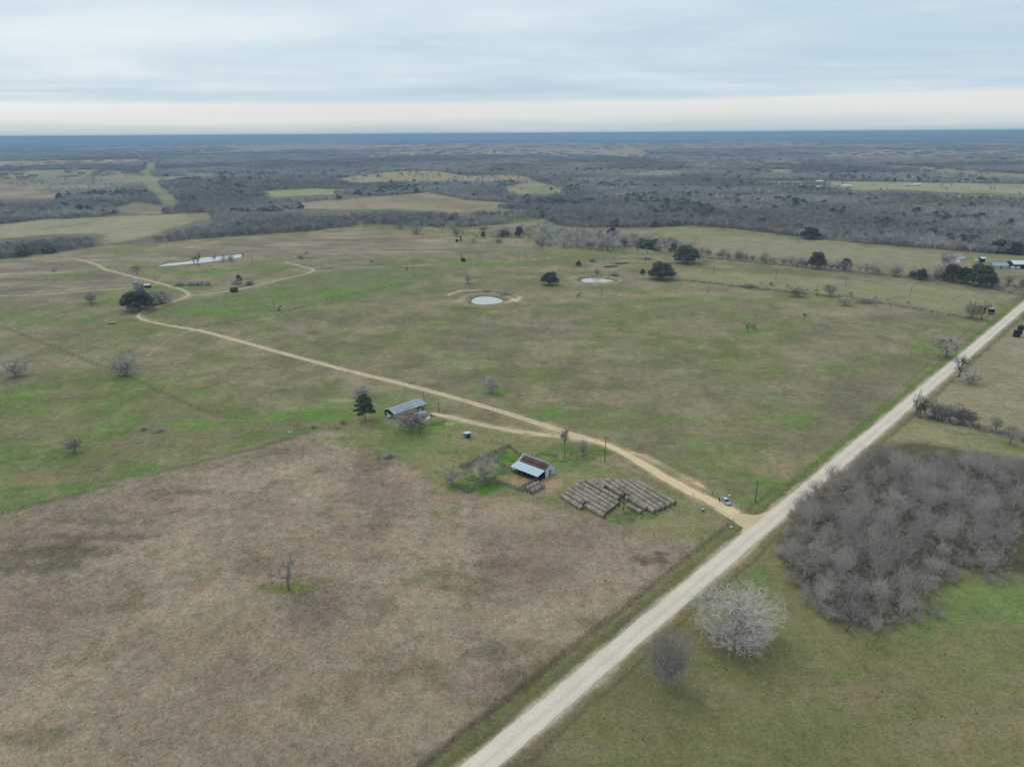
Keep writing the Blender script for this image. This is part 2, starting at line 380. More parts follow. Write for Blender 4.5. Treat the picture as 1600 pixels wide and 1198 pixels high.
# far woods floor, then fields
woodfl = smooth(-6, 6, -poly_sd(GX, GY, PASTURE)) * (GR > 300)
lay(woodfl, (104, 104, 92))
farpatch = smooth(.475, .505, fbm(GX, GY * .45, 1900, 71, 4)) * smooth(3300, 4500, GR)
fc = fbm(GX, GY, 1500, 77, 2)
stk = smooth(.595, .61, fbm(GX, GY * .35, 700, 73, 3)) * (GR > 1900) * woodfl; lay(stk, (134, 134, 108)); lay(stk * smooth(.5, .56, fc), (150, 136, 116), .8)
lay(farpatch, (150, 138, 120)); lay(farpatch * smooth(.5, .6, fc), (124, 134, 108), .8)
for (poly, c, d) in FIELDS_W:
    sd = poly_sd(GX, GY, poly); fm = smooth(-9, 9, sd + nwarp * 14 + nbig * 40); lay(fm, c); fn = fbm(GX, GY * .6, 70, 83, 5); lay(fm * smooth(.50, .66, fn), tuple(k * .88 for k in c), .8); lay(fm * smooth(.46, .34, fn), (150, 143, 124), .45)
MOTTLE = 1
GREEN = (100, 117, 70); BRIGHT = (97, 130, 62); DUSK = (106, 103, 88); TAN = (150, 138, 116); GREYB = (124, 117, 104); SAND = (206, 190, 164)
lay(past * smooth(.54, .68, mo), (108, 104, 88), .55); lay(past * smooth(.46, .32, mo), (148, 140, 116), .45); lay(past * smooth(.56, .70, mo2), (104, 116, 74), .6); lay(past * smooth(.58, .72, mo3), (112, 108, 88), .4)
# light upper-right pastures, grey mown strips top left and middle
lay_poly([(1060, 425), (1200, 428), (1420, 445), (1580, 462), (1530, 492), (1330, 462), (1200, 450), (1060, 436)], (136, 138, 106), 4, .8, 8)
lay_poly([(1090, 365), (1250, 376), (1470, 397), (1480, 425), (1280, 408), (1090, 396)], (134, 132, 112), 4, .75, 8)
lay_poly([(1080, 356), (1240, 374), (1400, 390), (1350, 392), (1150, 366), (980, 362)], (122, 134, 96), 3, .7, 8)
strip = fbm(GX * .25 + GY * .06, GY, 14, 91, 4)
for P_, am in (([(-40, 408), (100, 402), (165, 396), (215, 430), (230, 443), (120, 455), (-40, 462)], .9), ([(330, 392), (440, 372), (560, 360), (690, 372), (720, 400), (600, 398), (440, 402)], .9), ([(180, 404), (330, 380), (420, 374), (430, 398), (300, 398), (240, 412)], .7)):
    sd = poly_sd(GX, GY, wpoly(P_)); w = smooth(-8, 8, sd + nwarp * 20)
    lay(w, (131, 124, 110), am); lay(w * smooth(.52, .62, strip), (112, 104, 94), .75); lay(w * smooth(.42, .36, strip), (150, 142, 124), .6)
# green pasture on the left
lay_poly([(-60, 610), (120, 590), (300, 600), (420, 640), (560, 640), (560, 665), (485, 676), (400, 698), (250, 735), (0, 800), (-60, 815)], GREEN, 6, .85, 14, 40)
lay_poly([(-60, 690), (160, 640), (400, 660), (485, 676), (400, 698), (250, 735), (0, 800), (-60, 815)], (100, 117, 72), 8, .45, 14, 30)
for i, (x, y, rx, ry, a) in enumerate([(90, 585, 70, 10, .7), (230, 590, 40, 8, .6), (60, 500, 80, 10, .6), (110, 505, 60, 8, .55), (330, 660, 90, 10, .6), (140, 640, 80, 12, .5), (430, 665, 80, 10, .6), (180, 670, 50, 8, .6), (60, 740, 70, 14, .6), (220, 725, 80, 12, .6), (300, 490, 60, 6, .6), (30, 620, 50, 8, .5), (320, 545, 50, 6, .3)]):
    lay_blob(x, y, rx, ry, BRIGHT if i % 3 else GREEN, a, i)
for i, (x, y, rx, ry) in enumerate([(70, 745, 40, 10), (190, 690, 60, 8), (60, 690, 60, 10), (300, 690, 50, 7), (330, 620, 70, 14), (40, 540, 60, 12), (230, 560, 50, 10), (60, 655, 60, 8), (360, 575, 90, 14), (110, 620, 60, 7)]):
    lay_blob(x, y, rx, ry, (128, 122, 98), .6, 20 + i)
# upper green meadow
lay_poly([(212, 492), (250, 481), (292, 466), (330, 462), (410, 447), (480, 430), (560, 420), (690, 414), (700, 428), (600, 455), (500, 478), (400, 500), (310, 514), (240, 503)], (106, 119, 82), 5, .8, 10, 20)
for i, (x, y, rx, ry, a) in enumerate([(520, 458, 90, 9, .8), (430, 472, 60, 6, .7), (320, 485, 60, 7, .7), (600, 445, 60, 6, .5), (330, 425, 70, 6, .6), (430, 418, 60, 4, .6), (120, 430, 40, 8, .6), (160, 418, 30, 5, .5), (290, 447, 40, 5, .5), (760, 412, 70, 5, .6), (650, 400, 60, 4, .5), (960, 393, 60, 4, .7), (1050, 398, 40, 4, .6), (860, 395, 60, 4, .4), (780, 345, 60, 4, .3), (215, 470, 50, 7, .6), (1060, 470, 80, 5, .4)]):
    lay_blob(x, y, rx, ry, BRIGHT, a, 40 + i)
pnear = past * smooth(660, 500, GR); moB = fbm(GX, GY, 24, 171, 5); moC = fbm(GX, GY, 9, 175, 4)
lay(pnear * smooth(.54, .66, moB), (126, 119, 98), .55); lay(pnear * smooth(.46, .34, moB), (98, 120, 66), .38); lay(pnear * smooth(.58, .70, moC), (106, 104, 82), .45); lay(pnear * smooth(.40, .30, moC), (142, 136, 108), .35)
# middle pasture
for i, (x, y, rx, ry, a) in enumerate([(770, 610, 30, 8, .8), (1182, 516, 24, 5, .9), (1240, 655, 50, 14, .6), (870, 645, 40, 9, .6), (1050, 655, 60, 9, .6), (1000, 570, 70, 10, .3), (1090, 600, 90, 12, .3), (1450, 545, 40, 12, .6), (1000, 495, 60, 5, .5), (960, 505, 60, 6, .4), (900, 560, 60, 8, .25), (1130, 490, 50, 4, .4), (730, 520, 50, 5, .3), (760, 475, 60, 5, .4), (1000, 780, 60, 10, .2), (1130, 720, 50, 14, .35), (1180, 690, 60, 14, .4), (1210, 760, 40, 16, .6), (1300, 690, 40, 20, .3), (980, 690, 40, 8, .4), (1150, 555, 60, 7, .3), (1320, 570, 70, 10, .2), (860, 440, 20, 4, .7), (1040, 438, 30, 4, .6), (1300, 470, 30, 4, .7), (930, 450, 50, 4, .5)]):
    lay_blob(x, y, rx, ry, BRIGHT if a > .55 else GREEN, a, 60 + i)
for i, (x, y, rx, ry, a) in enumerate([(1330, 605, 90, 22, .4), (760, 520, 90, 8, .45), (600, 500, 120, 8, .45), (560, 540, 90, 10, .3), (830, 520, 60, 8, .5), (1000, 530, 80, 8, .35), (1280, 640, 90, 24, .35), (800, 470, 140, 8, .0), (740, 540, 60, 8, .4), (700, 585, 60, 8, .3), (1200, 620, 60, 10, .3), (900, 600, 80, 8, .3), (580, 470, 90, 5, .5), (1380, 500, 60, 6, .4), (1050, 560, 70, 7, .3), (1180, 770, 40, 8, .3)]):
    lay_blob(x, y, rx, ry, DUSK, a, 90 + i)
for i, (x, y, rx, ry, a) in enumerate([(1120, 460, 90, 6, .5), (1300, 488, 120, 8, .5), (850, 460, 70, 6, .45), (680, 470, 90, 6, .3), (990, 462, 70, 4, .5), (1100, 510, 100, 6, .3), (1430, 620, 60, 20, .3), (960, 620, 100, 10, .25), (1280, 730, 80, 18, .25), (640, 480, 60, 5, .3), (1100, 680, 80, 12, .25), (240, 545, 26, 5, .5), (1060, 425, 60, 4, .3), (860, 420, 80, 5, .4), (300, 440, 30, 3, .5)]):
    lay_blob(x, y, rx, ry, TAN, a, 120 + i)
lay_poly([(1215, 715), (1270, 655), (1390, 560), (1450, 552), (1380, 630), (1300, 705)], (108, 103, 90), 6, .45, 14)
# right of the road
lay_poly([(1460, 590), (1640, 480), (1700, 700), (1600, 690), (1430, 645)], (141, 136, 114), 5, .8, 8)
lay_poly([(1430, 650), (1600, 695), (1700, 800), (1500, 720), (1300, 720), (1330, 700)], (140, 138, 108), 5, .6, 8)
lay_poly([(1130, 860), (1240, 790), (1700, 900), (1700, 1300), (700, 1300), (800, 1198)], (118, 118, 84), 4, .9, 6, 12)
for i, (x, y, rx, ry, a) in enumerate([(1530, 945, 110, 40, .8), (1440, 965, 80, 30, .65), (1570, 930, 60, 40, .6), (1430, 1015, 60, 20, .5), (1320, 1055, 22, 10, .6), (1180, 930, 50, 40, .5), (1140, 1045, 40, 12, .5), (1240, 1140, 140, 40, .45), (1540, 1060, 60, 30, .45), (985, 1178, 40, 10, .5), (1180, 900, 40, 14, .6), (940, 1130, 20, 8, .4), (1350, 1110, 60, 20, .35), (1580, 1010, 60, 30, .5), (1230, 1000, 50, 20, .5), (1560, 690, 26, 8, .6), (1585, 700, 20, 8, .8), (1500, 680, 40, 10, .4)]):
    lay_blob(x, y, rx, ry, (106, 126, 76) if a > .55 else (108, 118, 78), a, 150 + i)
for i, (x, y, rx, ry, a) in enumerate([(1330, 1085, 90, 24, .6), (1000, 1120, 70, 30, .5), (1560, 1120, 70, 40, .5), (1130, 1080, 70, 20, .4), (1460, 1160, 90, 30, .5), (900, 1170, 60, 20, .6), (1060, 1000, 40, 16, .3), (1420, 1060, 50, 16, .35), (1230, 1060, 40, 12, .4), (1590, 1060, 30, 20, .5)]):
    lay_blob(x, y, rx, ry, (132, 124, 104), a, 170 + i)
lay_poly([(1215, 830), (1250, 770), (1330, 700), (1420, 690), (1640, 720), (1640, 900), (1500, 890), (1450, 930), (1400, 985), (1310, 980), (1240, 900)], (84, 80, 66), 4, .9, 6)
# brown tall-grass field in front
BROWN = [(-400, 915), (0, 803), (250, 737), (400, 700), (482, 676), (505, 672), (540, 680), (590, 700), (650, 735), (690, 775), (740, 782), (790, 785), (840, 790), (930, 808), (1000, 828), (1077, 855), (1108, 850), (1000, 940), (880, 1035), (672, 1198), (500, 1340), (-700, 1340)]
lay_poly(BROWN, (141, 131, 116), 2.4, 1.0, 7, 0, tall=1.0)
bro = smooth(-1, 1, poly_sd(GX, GY, wpoly(BROWN)))
bn = fbm(GX, GY, 26, 141, 5); bn2 = fbm(GX, GY, 9, 145, 4)
lay(bro * smooth(.53, .68, bn), (152, 141, 123), .7); lay(bro * smooth(.47, .33, bn), (124, 113, 103), .7); lay(bro * smooth(.62, .76, bn2), (112, 110, 84), .5)
for i, (x, y, rx, ry, c, a) in enumerate([
    (70, 862, 110, 12, (98, 98, 72), .8), (150, 838, 90, 10, (98, 92, 82), .7), (60, 885, 90, 12, (100, 96, 86), .7), (260, 800, 70, 8, (118, 106, 98), .6), (130, 815, 120, 5, (104, 100, 86), .7), (300, 770, 70, 4, (104, 100, 84), .6),
    (180, 950, 60, 10, (112, 112, 84), .55), (460, 915, 46, 14, (104, 114, 66), .85), (700, 905, 60, 14, (110, 112, 84), .5), (780, 880, 60, 12, (118, 108, 94), .5), (1020, 875, 30, 8, (106, 92, 84), .8), (1035, 865, 14, 5, (96, 84, 78), .7),
    (620, 1040, 90, 24, (116, 112, 90), .4), (760, 1020, 40, 20, (96, 98, 72), .5), (820, 1060, 60, 24, (98, 100, 72), .6), (60, 1150, 60, 20, (104, 104, 80), .5), (240, 790, 110, 8, (146, 130, 118), .5), (620, 745, 60, 12, (158, 140, 122), .6), (610, 712, 26, 6, (112, 90, 80), .6),
    (520, 1060, 160, 40, (132, 118, 102), .35), (900, 860, 90, 14, (150, 138, 122), .4), (940, 905, 100, 18, (150, 138, 122), .45), (560, 850, 120, 22, (150, 134, 112), .4), (300, 1000, 180, 40, (146, 132, 112), .35), (780, 800, 60, 5, (156, 136, 122), .7), (560, 690, 40, 5, (128, 122, 96), .6), (690, 800, 40, 8, (120, 122, 84), .5), (530, 685, 50, 5, (118, 124, 80), .7)]):
    lay_blob(x, y, rx, ry, c, a, 200 + i)
# yard round the barns
lay_poly([(480, 672), (560, 640), (700, 650), (880, 684), (940, 720), (1060, 785), (1140, 815), (1110, 848), (1000, 822), (850, 782), (700, 770), (640, 720), (540, 676)], (124, 126, 90), 4, .8, 6)
for i, (x, y, rx, ry, c, a) in enumerate([
    (500, 648, 90, 12, BRIGHT, .8), (545, 628, 60, 10, BRIGHT, .55), (600, 690, 80, 12, GREEN, .7), (650, 672, 60, 10, BRIGHT, .8), (690, 662, 40, 8, BRIGHT, .7), (640, 700, 60, 10, BRIGHT, .5), (740, 705, 60, 8, GREEN, .5),
    (745, 758, 36, 12, (80, 116, 48), 1.0), (790, 716, 24, 9, (80, 118, 46), 1.0), (780, 738, 26, 8, (84, 110, 56), .8), (900, 703, 60, 12, (88, 112, 60), .85), (870, 722, 50, 8, BRIGHT, .6), (930, 735, 40, 6, BRIGHT, .4),
    (975, 810, 34, 7, (84, 110, 56), .85), (1015, 806, 18, 6, (84, 112, 56), .8), (885, 765, 16, 6, BRIGHT, .7), (870, 780, 16, 5, BRIGHT, .4), (1100, 800, 26, 10, GREEN, .6), (1085, 825, 40, 10, (120, 122, 84), .6), (1110, 775, 16, 4, BRIGHT, .8), (1170, 783, 40, 8, BRIGHT, .6),
    (860, 756, 30, 8, (156, 138, 118), .9), (845, 770, 26, 7, (148, 134, 114), .8), (810, 752, 22, 6, (158, 142, 116), .9), (900, 742, 30, 4, (150, 140, 112), .6), (960, 725, 30, 4, (152, 140, 114), .5), (720, 776, 50, 6, (146, 128, 116), .8), (780, 780, 50, 5, (144, 128, 112), .8), (1050, 815, 50, 10, (138, 128, 106), .6), (1120, 818, 24, 8, (136, 122, 108), .7), (690, 745, 20, 6, (124, 122, 90), .6), (545, 625, 30, 3, (158, 154, 126), .6), (705, 662, 10, 2, (186, 178, 150), .8), (668, 664, 30, 5, (88, 112, 60), .6), (960, 760, 60, 10, (128, 122, 104), .6)]):
    lay_blob(x, y, rx, ry, c, a, 240 + i)
# verges, ditch and wheel-worn ground
s_al = (GX - ROAD_P.x) * ROAD_DIR.x + (GY - ROAD_P.y) * ROAD_DIR.y; s_ac = (GX - ROAD_P.x) * ROAD_N.x + (GY - ROAD_P.y) * ROAD_N.y
onr = (s_al > -260) & (s_al < 700)
lw = smooth(-8.5, -6.2, s_ac + nwarp * 3) * smooth(-2.6, -4, s_ac + nwarp) * onr
lay(lw, (102, 112, 68), .75); lay(lw * smooth(-30, 40, s_al), (96, 118, 64), .6); lay(lw * smooth(30, -10, s_al) * smooth(-6.5, -5, s_ac), (104, 102, 78), .6)
lay(smooth(1.4, .3, np.abs(s_ac + 8.6 + nwarp * 2)) * onr * smooth(10, -5, s_al), (92, 92, 68), .6)
lay(smooth(3, 4.2, s_ac + nwarp) * smooth(8.5, 6.5, s_ac + nwarp * 4) * onr, (120, 116, 92), .7)
lay(smooth(1.0, .2, np.abs(s_ac - 6.3 + nwarp * 2)) * onr, (94, 94, 66), .6)
lay(smooth(4.6, 3.0, np.abs(s_ac) + nwarp * 2.2) * onr, (176, 168, 154), .65)
for pl, wd, c, a in ((DRIVE[:9], 5.0, (176, 158, 128), .55), (DRIVE[8:], 4.0, (158, 144, 118), .6), (BRANCH, 3.6, (170, 160, 132), .5), (WEST, 3, (146, 140, 120), .4), (LOOP, 3, (148, 144, 120), .4), (EAST, 2.6, (140, 140, 112), .4), (SCRAPE, 2.2, (186, 164, 138), .75)):
    lay(smooth(wd, wd * .3, line_d(GX, GY, wpoly(pl)) + nwarp * 5), c, a)
lay_blob(1080, 752, 30, 6, (176, 158, 132), .5, 301)
for pl in ([(299, 516), (260, 532), (244, 545), (232, 556)],): lay(smooth(2.6, .6, line_d(GX, GY, wpoly(pl)) + nwarp * 5), (150, 136, 116), .6)
for pl in ([(1364, 457), (1420, 470), (1475, 489)], [(1080, 462), (1180, 490), (1260, 500), (1330, 520)], [(930, 452), (1010, 470), (1090, 500), (1200, 560)], [(700, 475), (640, 500), (560, 520), (500, 545)], [(200, 610), (280, 600), (380, 575), (470, 566)], [(1240, 740), (1180, 700), (1100, 690), (1010, 700)]):
    lay(smooth(1.1, .25, line_d(GX + nwarp * 3, GY + nbig * 9, wpoly(pl))), (150, 142, 120), .35)
# field edges where stock and wire keep a dark line of weeds
for pl in ([(0, 803), (250, 737), (400, 700), (482, 676)], [(0, 510), (60, 533), (190, 585), (310, 638), (380, 660)], [(290, 515), (430, 492), (520, 465), (680, 436)], [(1060, 437), (1200, 453), (1330, 466), (1535, 500)], [(1430, 647), (1520, 668), (1600, 690)]):
    lay(smooth(1.8, .3, line_d(GX, GY, wpoly(pl)) + nwarp * 3), (100, 98, 76), .65)
GZ = relief(GX, GY)
for nm, pix in PONDS:
    sd = poly_sd(GX, GY, wpoly(pix)); far_ = 2.0 if nm == 'long_pond' else 1.0
    lay(smooth(-4.5, -1.5, sd + nwarp * 2), (98, 90, 78), .85 if nm != 'farm_pond' else .4)
    GZ = GZ - 1.0 * smooth(-3.5, 3.0, sd)
    if nm == 'stock_pond':
        lay(smooth(3.2, .8, np.abs(sd + 8.5 + nwarp * 4)), (150, 142, 122), .6)
        GZ = GZ + 1.1 * smooth(4.5, 0, np.abs(sd + 9))
for pl in ([(697, 462), (705, 458.5), (722, 454), (748, 453.5)], [(802, 460), (812, 464), (811, 468), (803, 471)], [(790, 472), (802, 471)]):
    lay(smooth(3, .8, line_d(GX, GY, wpoly(pl)) + nwarp * 4), (190, 182, 156), .8)

gm = bpy.data.materials.new('grassland'); gm.use_nodes = True; t = gm.node_tree; b = t.nodes['Principled BSDF']
b.inputs['Roughness'].default_value = .95; b.inputs['Specular IOR Level'].default_value = .05
at = t.nodes.new('ShaderNodeAttribute'); at.attribute_name = 'ground_colour'
gt = t.nodes.new('ShaderNodeTexCoord')
def gnoise(scale, detail, stretch=(1, 1, 1), rough=.55, dist=0.0):
    mp = t.nodes.new('ShaderNodeMapping'); mp.inputs['Scale'].default_value = stretch; t.links.new(gt.outputs['Object'], mp.inputs[0])
    n = t.nodes.new('ShaderNodeTexNoise'); n.inputs['Scale'].default_value = scale; n.inputs['Detail'].default_value = detail
    n.inputs['Roughness'].default_value = rough; n.inputs['Distortion'].default_value = dist
    t.links.new(mp.outputs[0], n.inputs['Vector']); return n.outputs[0]
def gmath(op, a, b_=None, c=None):
    n = t.nodes.new('ShaderNodeMath'); n.operation = op
    for i, v_ in enumerate((a, b_, c)):
        if v_ is None: continue
        if isinstance(v_, (int, float)): n.inputs[i].default_value = v_
        else: t.links.new(v_, n.inputs[i])
    return n.outputs[0]
def grange(f, a, b_, c, d):
    n = t.nodes.new('ShaderNodeMapRange')
    for i, v_ in enumerate((f, a, b_, c, d)):
        if isinstance(v_, (int, float)): n.inputs[i].default_value = v_
        else: t.links.new(v_, n.inputs[i])
    return n.outputs[0]
na = gnoise(1.1, 3, (1, 1, 1), .6, .6); nb = gnoise(.28, 4, (1, 1, 1), .6, .3); nc = gnoise(.05, 4, (1, 1, 1), .55)
tall = at.outputs['Alpha']
fa = gmath('ADD', grange(na, .25, .75, -.24, .24), grange(nb, .25, .75, -.28, .28))
fa = gmath('ADD', fa, grange(nc, .3, .7, -.16, .16))
fa = gmath('MULTIPLY_ADD', fa, grange(tall, 0, 1, .85, 1.15), 1.0)
tint = t.nodes.new('ShaderNodeMix'); tint.data_type = 'RGBA'; tint.blend_type = 'MULTIPLY'
t.links.new(grange(gnoise(.12, 4, (1, 1, 1), .6), .46, .66, 0, .55), tint.inputs[0]); t.links.new(at.outputs['Color'], tint.inputs[6]); tint.inputs[7].default_value = (1.12, .96, .80, 1)
vm = t.nodes.new('ShaderNodeVectorMath'); vm.operation = 'SCALE'; t.links.new(tint.outputs[2], vm.inputs[0]); t.links.new(fa, vm.inputs[3])
t.links.new(vm.outputs[0], b.inputs['Base Color'])
bp = t.nodes.new('ShaderNodeBump'); bp.inputs['Distance'].default_value = .5; t.links.new(gmath('ADD', na, nb), bp.inputs['Height'])
t.links.new(grange(tall, 0, 1, .22, .5), bp.inputs['Strength']); t.links.new(bp.outputs[0], b.inputs['Normal'])

idx = np.arange(NR * NT).reshape(NR, NT)
a0 = idx[:-1, :]; a1 = np.roll(idx, -1, 1)[:-1, :]; b0 = idx[1:, :]; b1 = np.roll(idx, -1, 1)[1:, :]
Q = np.stack([a0, b0, b1, a1], -1).reshape(-1, 4)
cx = len(GX) - 1
Q = np.concatenate([Q, np.stack([np.full(NT, cx), idx[0], np.roll(idx[0], -1), np.roll(idx[0], -1)], -1)[:0]])
GZ[:] = np.where(GR < 80, 0, GZ)
gme = np_mesh('ground', np.stack([GX, GY, GZ], -1), Q, gm)
ca = gme.color_attributes.new('ground_colour', 'FLOAT_COLOR', 'POINT')
ca.data.foreach_set('color', np.concatenate([np.clip(A, .01, .8), TALL[:, None]], 1).astype(np.float32).ravel())
gme.polygons.foreach_set('use_smooth', np.ones(len(gme.polygons), bool))
ground = place('ground', gme); tag(ground, kind='structure')

# ------------------------------------------------------------------ road, driveway, tracks, ponds
def catmull(P, step=1.5):
    P = [Vector((p[0], p[1], 0)) for p in P]; P = [P[0] * 2 - P[1]] + P + [P[-1] * 2 - P[-2]]; out = []
    for i in range(1, len(P) - 2):
        n = max(2, int((P[i + 1] - P[i]).length / step))
        for k in range(n):
            s = k / n; a, b_, c, d = P[i - 1], P[i], P[i + 1], P[i + 2]
            out.append(.5 * ((2 * b_) + (c - a) * s + (2 * a - 5 * b_ + 4 * c - d) * s * s + (3 * b_ - a - 3 * c + d) * s ** 3))
    out.append(P[-2]); return out
def ribbon(name, pts, width, mtl, z=.012, crown=0.0, offset=0.0, rag=.25, seed=0, cols=4, breaks=0.0):
    """a strip following pts; width may be a function of the share along it; ragged edges"""
    n = len(pts); V = []; Fq = []; U = []
    for i, p in enumerate(pts):
        d = (pts[min(i + 1, n - 1)] - pts[max(i - 1, 0)]).normalized(); nrm = Vector((d.y, -d.x, 0))
        w = width(i / (n - 1)) if callable(width) else width
        l = w / 2 + rag * float(fbm(p.x + 40 * seed, p.y, 3.5, seed, 2) - .5) * 2; r = w / 2 + rag * float(fbm(p.x, p.y + 60 * seed, 3.5, seed + 9, 2) - .5) * 2
        for k in range(cols + 1):
            s = k / cols; o = -l + (l + r) * s + offset
            V.append((p.x + nrm.x * o, p.y + nrm.y * o, z + crown * (1 - (2 * s - 1) ** 2))); U.append(s)
    for i in range(n - 1):
        if breaks and float(fbm(pts[i].x, pts[i].y, 9, 300 + seed, 2)) < breaks: continue
        for k in range(cols):
            q = i * (cols + 1) + k; Fq.append((q, q + 1, q + cols + 2, q + cols + 1))
    me = np_mesh(name, V, Fq, mtl)
    at_ = me.attributes.new('across', 'FLOAT', 'POINT'); at_.data.foreach_set('value', np.array(U, np.float32))
    return place(name, me)
def road_mat(name, c, lines, rough_c):
    m = bpy.data.materials.new(name); m.use_nodes = True; tt = m.node_tree; bb = tt.nodes['Principled BSDF']
    bb.inputs['Roughness'].default_value = .95; bb.inputs['Specular IOR Level'].default_value = .05
    a_ = tt.nodes.new('ShaderNodeAttribute'); a_.attribute_name = 'across'
    r = tt.nodes.new('ShaderNodeValToRGB'); e = r.color_ramp; tt.links.new(a_.outputs['Fac'], r.inputs[0])
    e.elements[0].position = 0; e.elements[0].color = (*[x * .86 for x in c], 1); e.elements[1].position = 1; e.elements[1].color = (*[x * .84 for x in c], 1)
    for p_, f_ in lines:
        el = e.elements.new(p_); el.color = (*[x * f_ for x in c], 1)
    tcn = tt.nodes.new('ShaderNodeTexCoord')
    res = r.outputs[0]
    for sc_, am_, st_ in ((1.2, .05, (1, 1, 1)), (.12, .06, (1, 1, 1)), (5.0, .06, (1, 1, 1))):
        nz = tt.nodes.new('ShaderNodeTexNoise'); nz.inputs['Scale'].default_value = sc_; nz.inputs['Detail'].default_value = 4; tt.links.new(tcn.outputs['Object'], nz.inputs['Vector'])
        mr = tt.nodes.new('ShaderNodeMapRange'); mr.inputs[1].default_value = .3; mr.inputs[2].default_value = .7; mr.inputs[3].default_value = 1 - am_; mr.inputs[4].default_value = 1 + am_
        tt.links.new(nz.outputs[0], mr.inputs[0]); v_ = tt.nodes.new('ShaderNodeVectorMath'); v_.operation = 'SCALE'; tt.links.new(res, v_.inputs[0]); tt.links.new(mr.outputs[0], v_.inputs[3]); res = v_.outputs[0]
    tt.links.new(res, bb.inputs['Base Color']); return m
M_ROAD = road_mat('caliche_gravel', alb((194, 188, 176)), [(.06, .97), (.25, 1.03), (.44, .99), (.50, .95), (.54, .87), (.57, .95), (.66, .99), (.78, 1.05), (.95, .97)], 0)
M_DRIVE = road_mat('orange_sand', alb((205, 182, 150)), [(.2, 1.0), (.5, .97), (.8, 1.02)], 0)
M_TRACK = road_mat('pale_sand', alb((200, 184, 160)), [(.3, 1.0), (.7, 1.0)], 0)
M_TRACK2 = road_mat('grey_sand', alb((172, 163, 142)), [(.3, 1.0), (.7, 1.0)], 0)
rpts = [ROAD_P + ROAD_DIR * s for s in np.arange(-240, 620, 1.5)]
tag(ribbon('road', rpts, ROAD_W, M_ROAD, .022, .06, 0, .28, 3, 12), kind='structure')
dp = catmull(wpoly(DRIVE), 1.2)
dl = [0]
for a_, b_ in zip(dp[:-1], dp[1:]): dl.append(dl[-1] + (b_ - a_).length)
k1 = next(i for i, p in enumerate(dp) if p.x < 36); k2 = next(i for i, p in enumerate(dp) if p.x < -60)
kb = min(range(len(dp)), key=lambda i: (dp[i] - g(262, 509)).length)
tag(ribbon('driveway', dp[:k1 + 2], lambda s: 5.2 - 2.0 * s, M_DRIVE, .012, .02, 0, .5, 5, 6), kind='structure')
for sgn in (-1, 1):
    tag(ribbon('wheel_track', dp[k1:kb], 1.15, M_TRACK, .008, .0, sgn * .95, .3, 11 + sgn, 2), kind='structure')
tag(ribbon('driveway', dp[kb - 2:], 2.6, M_TRACK2, .012, .0, 0, .7, 21, 4), kind='structure')
ap = [(1120, 785), (1133, 793), (1148, 799), (1163, 803.5), (1180, 803.5), (1200, 799), (1206, 806), (1170, 836), (1158, 833), (1163, 825), (1153, 819), (1136, 808), (1118, 796)]
apw = [Vector((x, y, 0)) for x, y in wpoly(ap)]; m_ = MB(); ring = []
for i, p in enumerate(apw):
    q = apw[(i + 1) % len(apw)]; n_ = max(1, int((q - p).length / 1.2))
    for k in range(n_):
        s = p.lerp(q, k / n_); j = float(fbm(s.x, s.y, 2.5, 400, 2) - .5) * 1.2; ring.append((s.x + j, s.y - j, .017))
m_.v = ring; m_.f = [tuple(range(len(ring)))]
tag(m_.build('driveway_apron', M_DRIVE), kind='structure')
for nm, pl, w_, mt_, off in (('ranch_track', BRANCH, .95, M_TRACK, .85), ('ranch_track', BRANCH, .95, M_TRACK, -.85)):
    tag(ribbon(nm, catmull(wpoly(pl), 1.5), w_, mt_, .004, 0, off, .4, int(30 + off * 5), 2, .30), kind='structure')
for i, (pl, w_) in enumerate(((WEST, 1.9), (LOOP, 2.1), (EAST, 1.3))):
    tag(ribbon('ranch_track', catmull(wpoly(pl), 2.5), w_, M_TRACK2, .010 + i * .001, 0, 0, .8, 40 + i, 2, (.20, .24, .36)[i]), kind='structure')
tag(ribbon('eroded_track', catmull(wpoly(SCRAPE), 1.0), 1.1, M_DRIVE, .007, 0, 0, .9, 52, 2, .45), kind='structure')

WATER = bpy.data.materials.new('pond_water'); WATER.use_nodes = True; tw = WATER.node_tree; bw = tw.nodes['Principled BSDF']
bw.inputs['Base Color'].default_value = (.56, .55, .49, 1); bw.inputs['Roughness'].default_value = .06; bw.inputs['IOR'].default_value = 1.33; bw.inputs['Specular IOR Level'].default_value = .5
wz = tw.nodes.new('ShaderNodeTexNoise'); wz.inputs['Scale'].default_value = .8; wb = tw.nodes.new('ShaderNodeBump'); wb.inputs['Strength'].default_value = .03
tw.links.new(wz.outputs[0], wb.inputs['Height']); tw.links.new(wb.outputs[0], bw.inputs['Normal'])
for i, (nm, pix) in enumerate(PONDS):
    w = [Vector((x, y, 0)) for x, y in wpoly(pix)]; cen = sum(w, Vector()) / len(w); sm = catmull([(p.x, p.y) for p in w + [w[0]]], 2.0)[:-1]
    m_ = MB(); m_.v = [(p.x + (p - cen).normalized().x * .6, p.y + (p - cen).normalized().y * .6, -.30) for p in sm]; m_.f = [tuple(range(len(sm)))]
    tag(m_.build(nm, WATER), kind='structure')

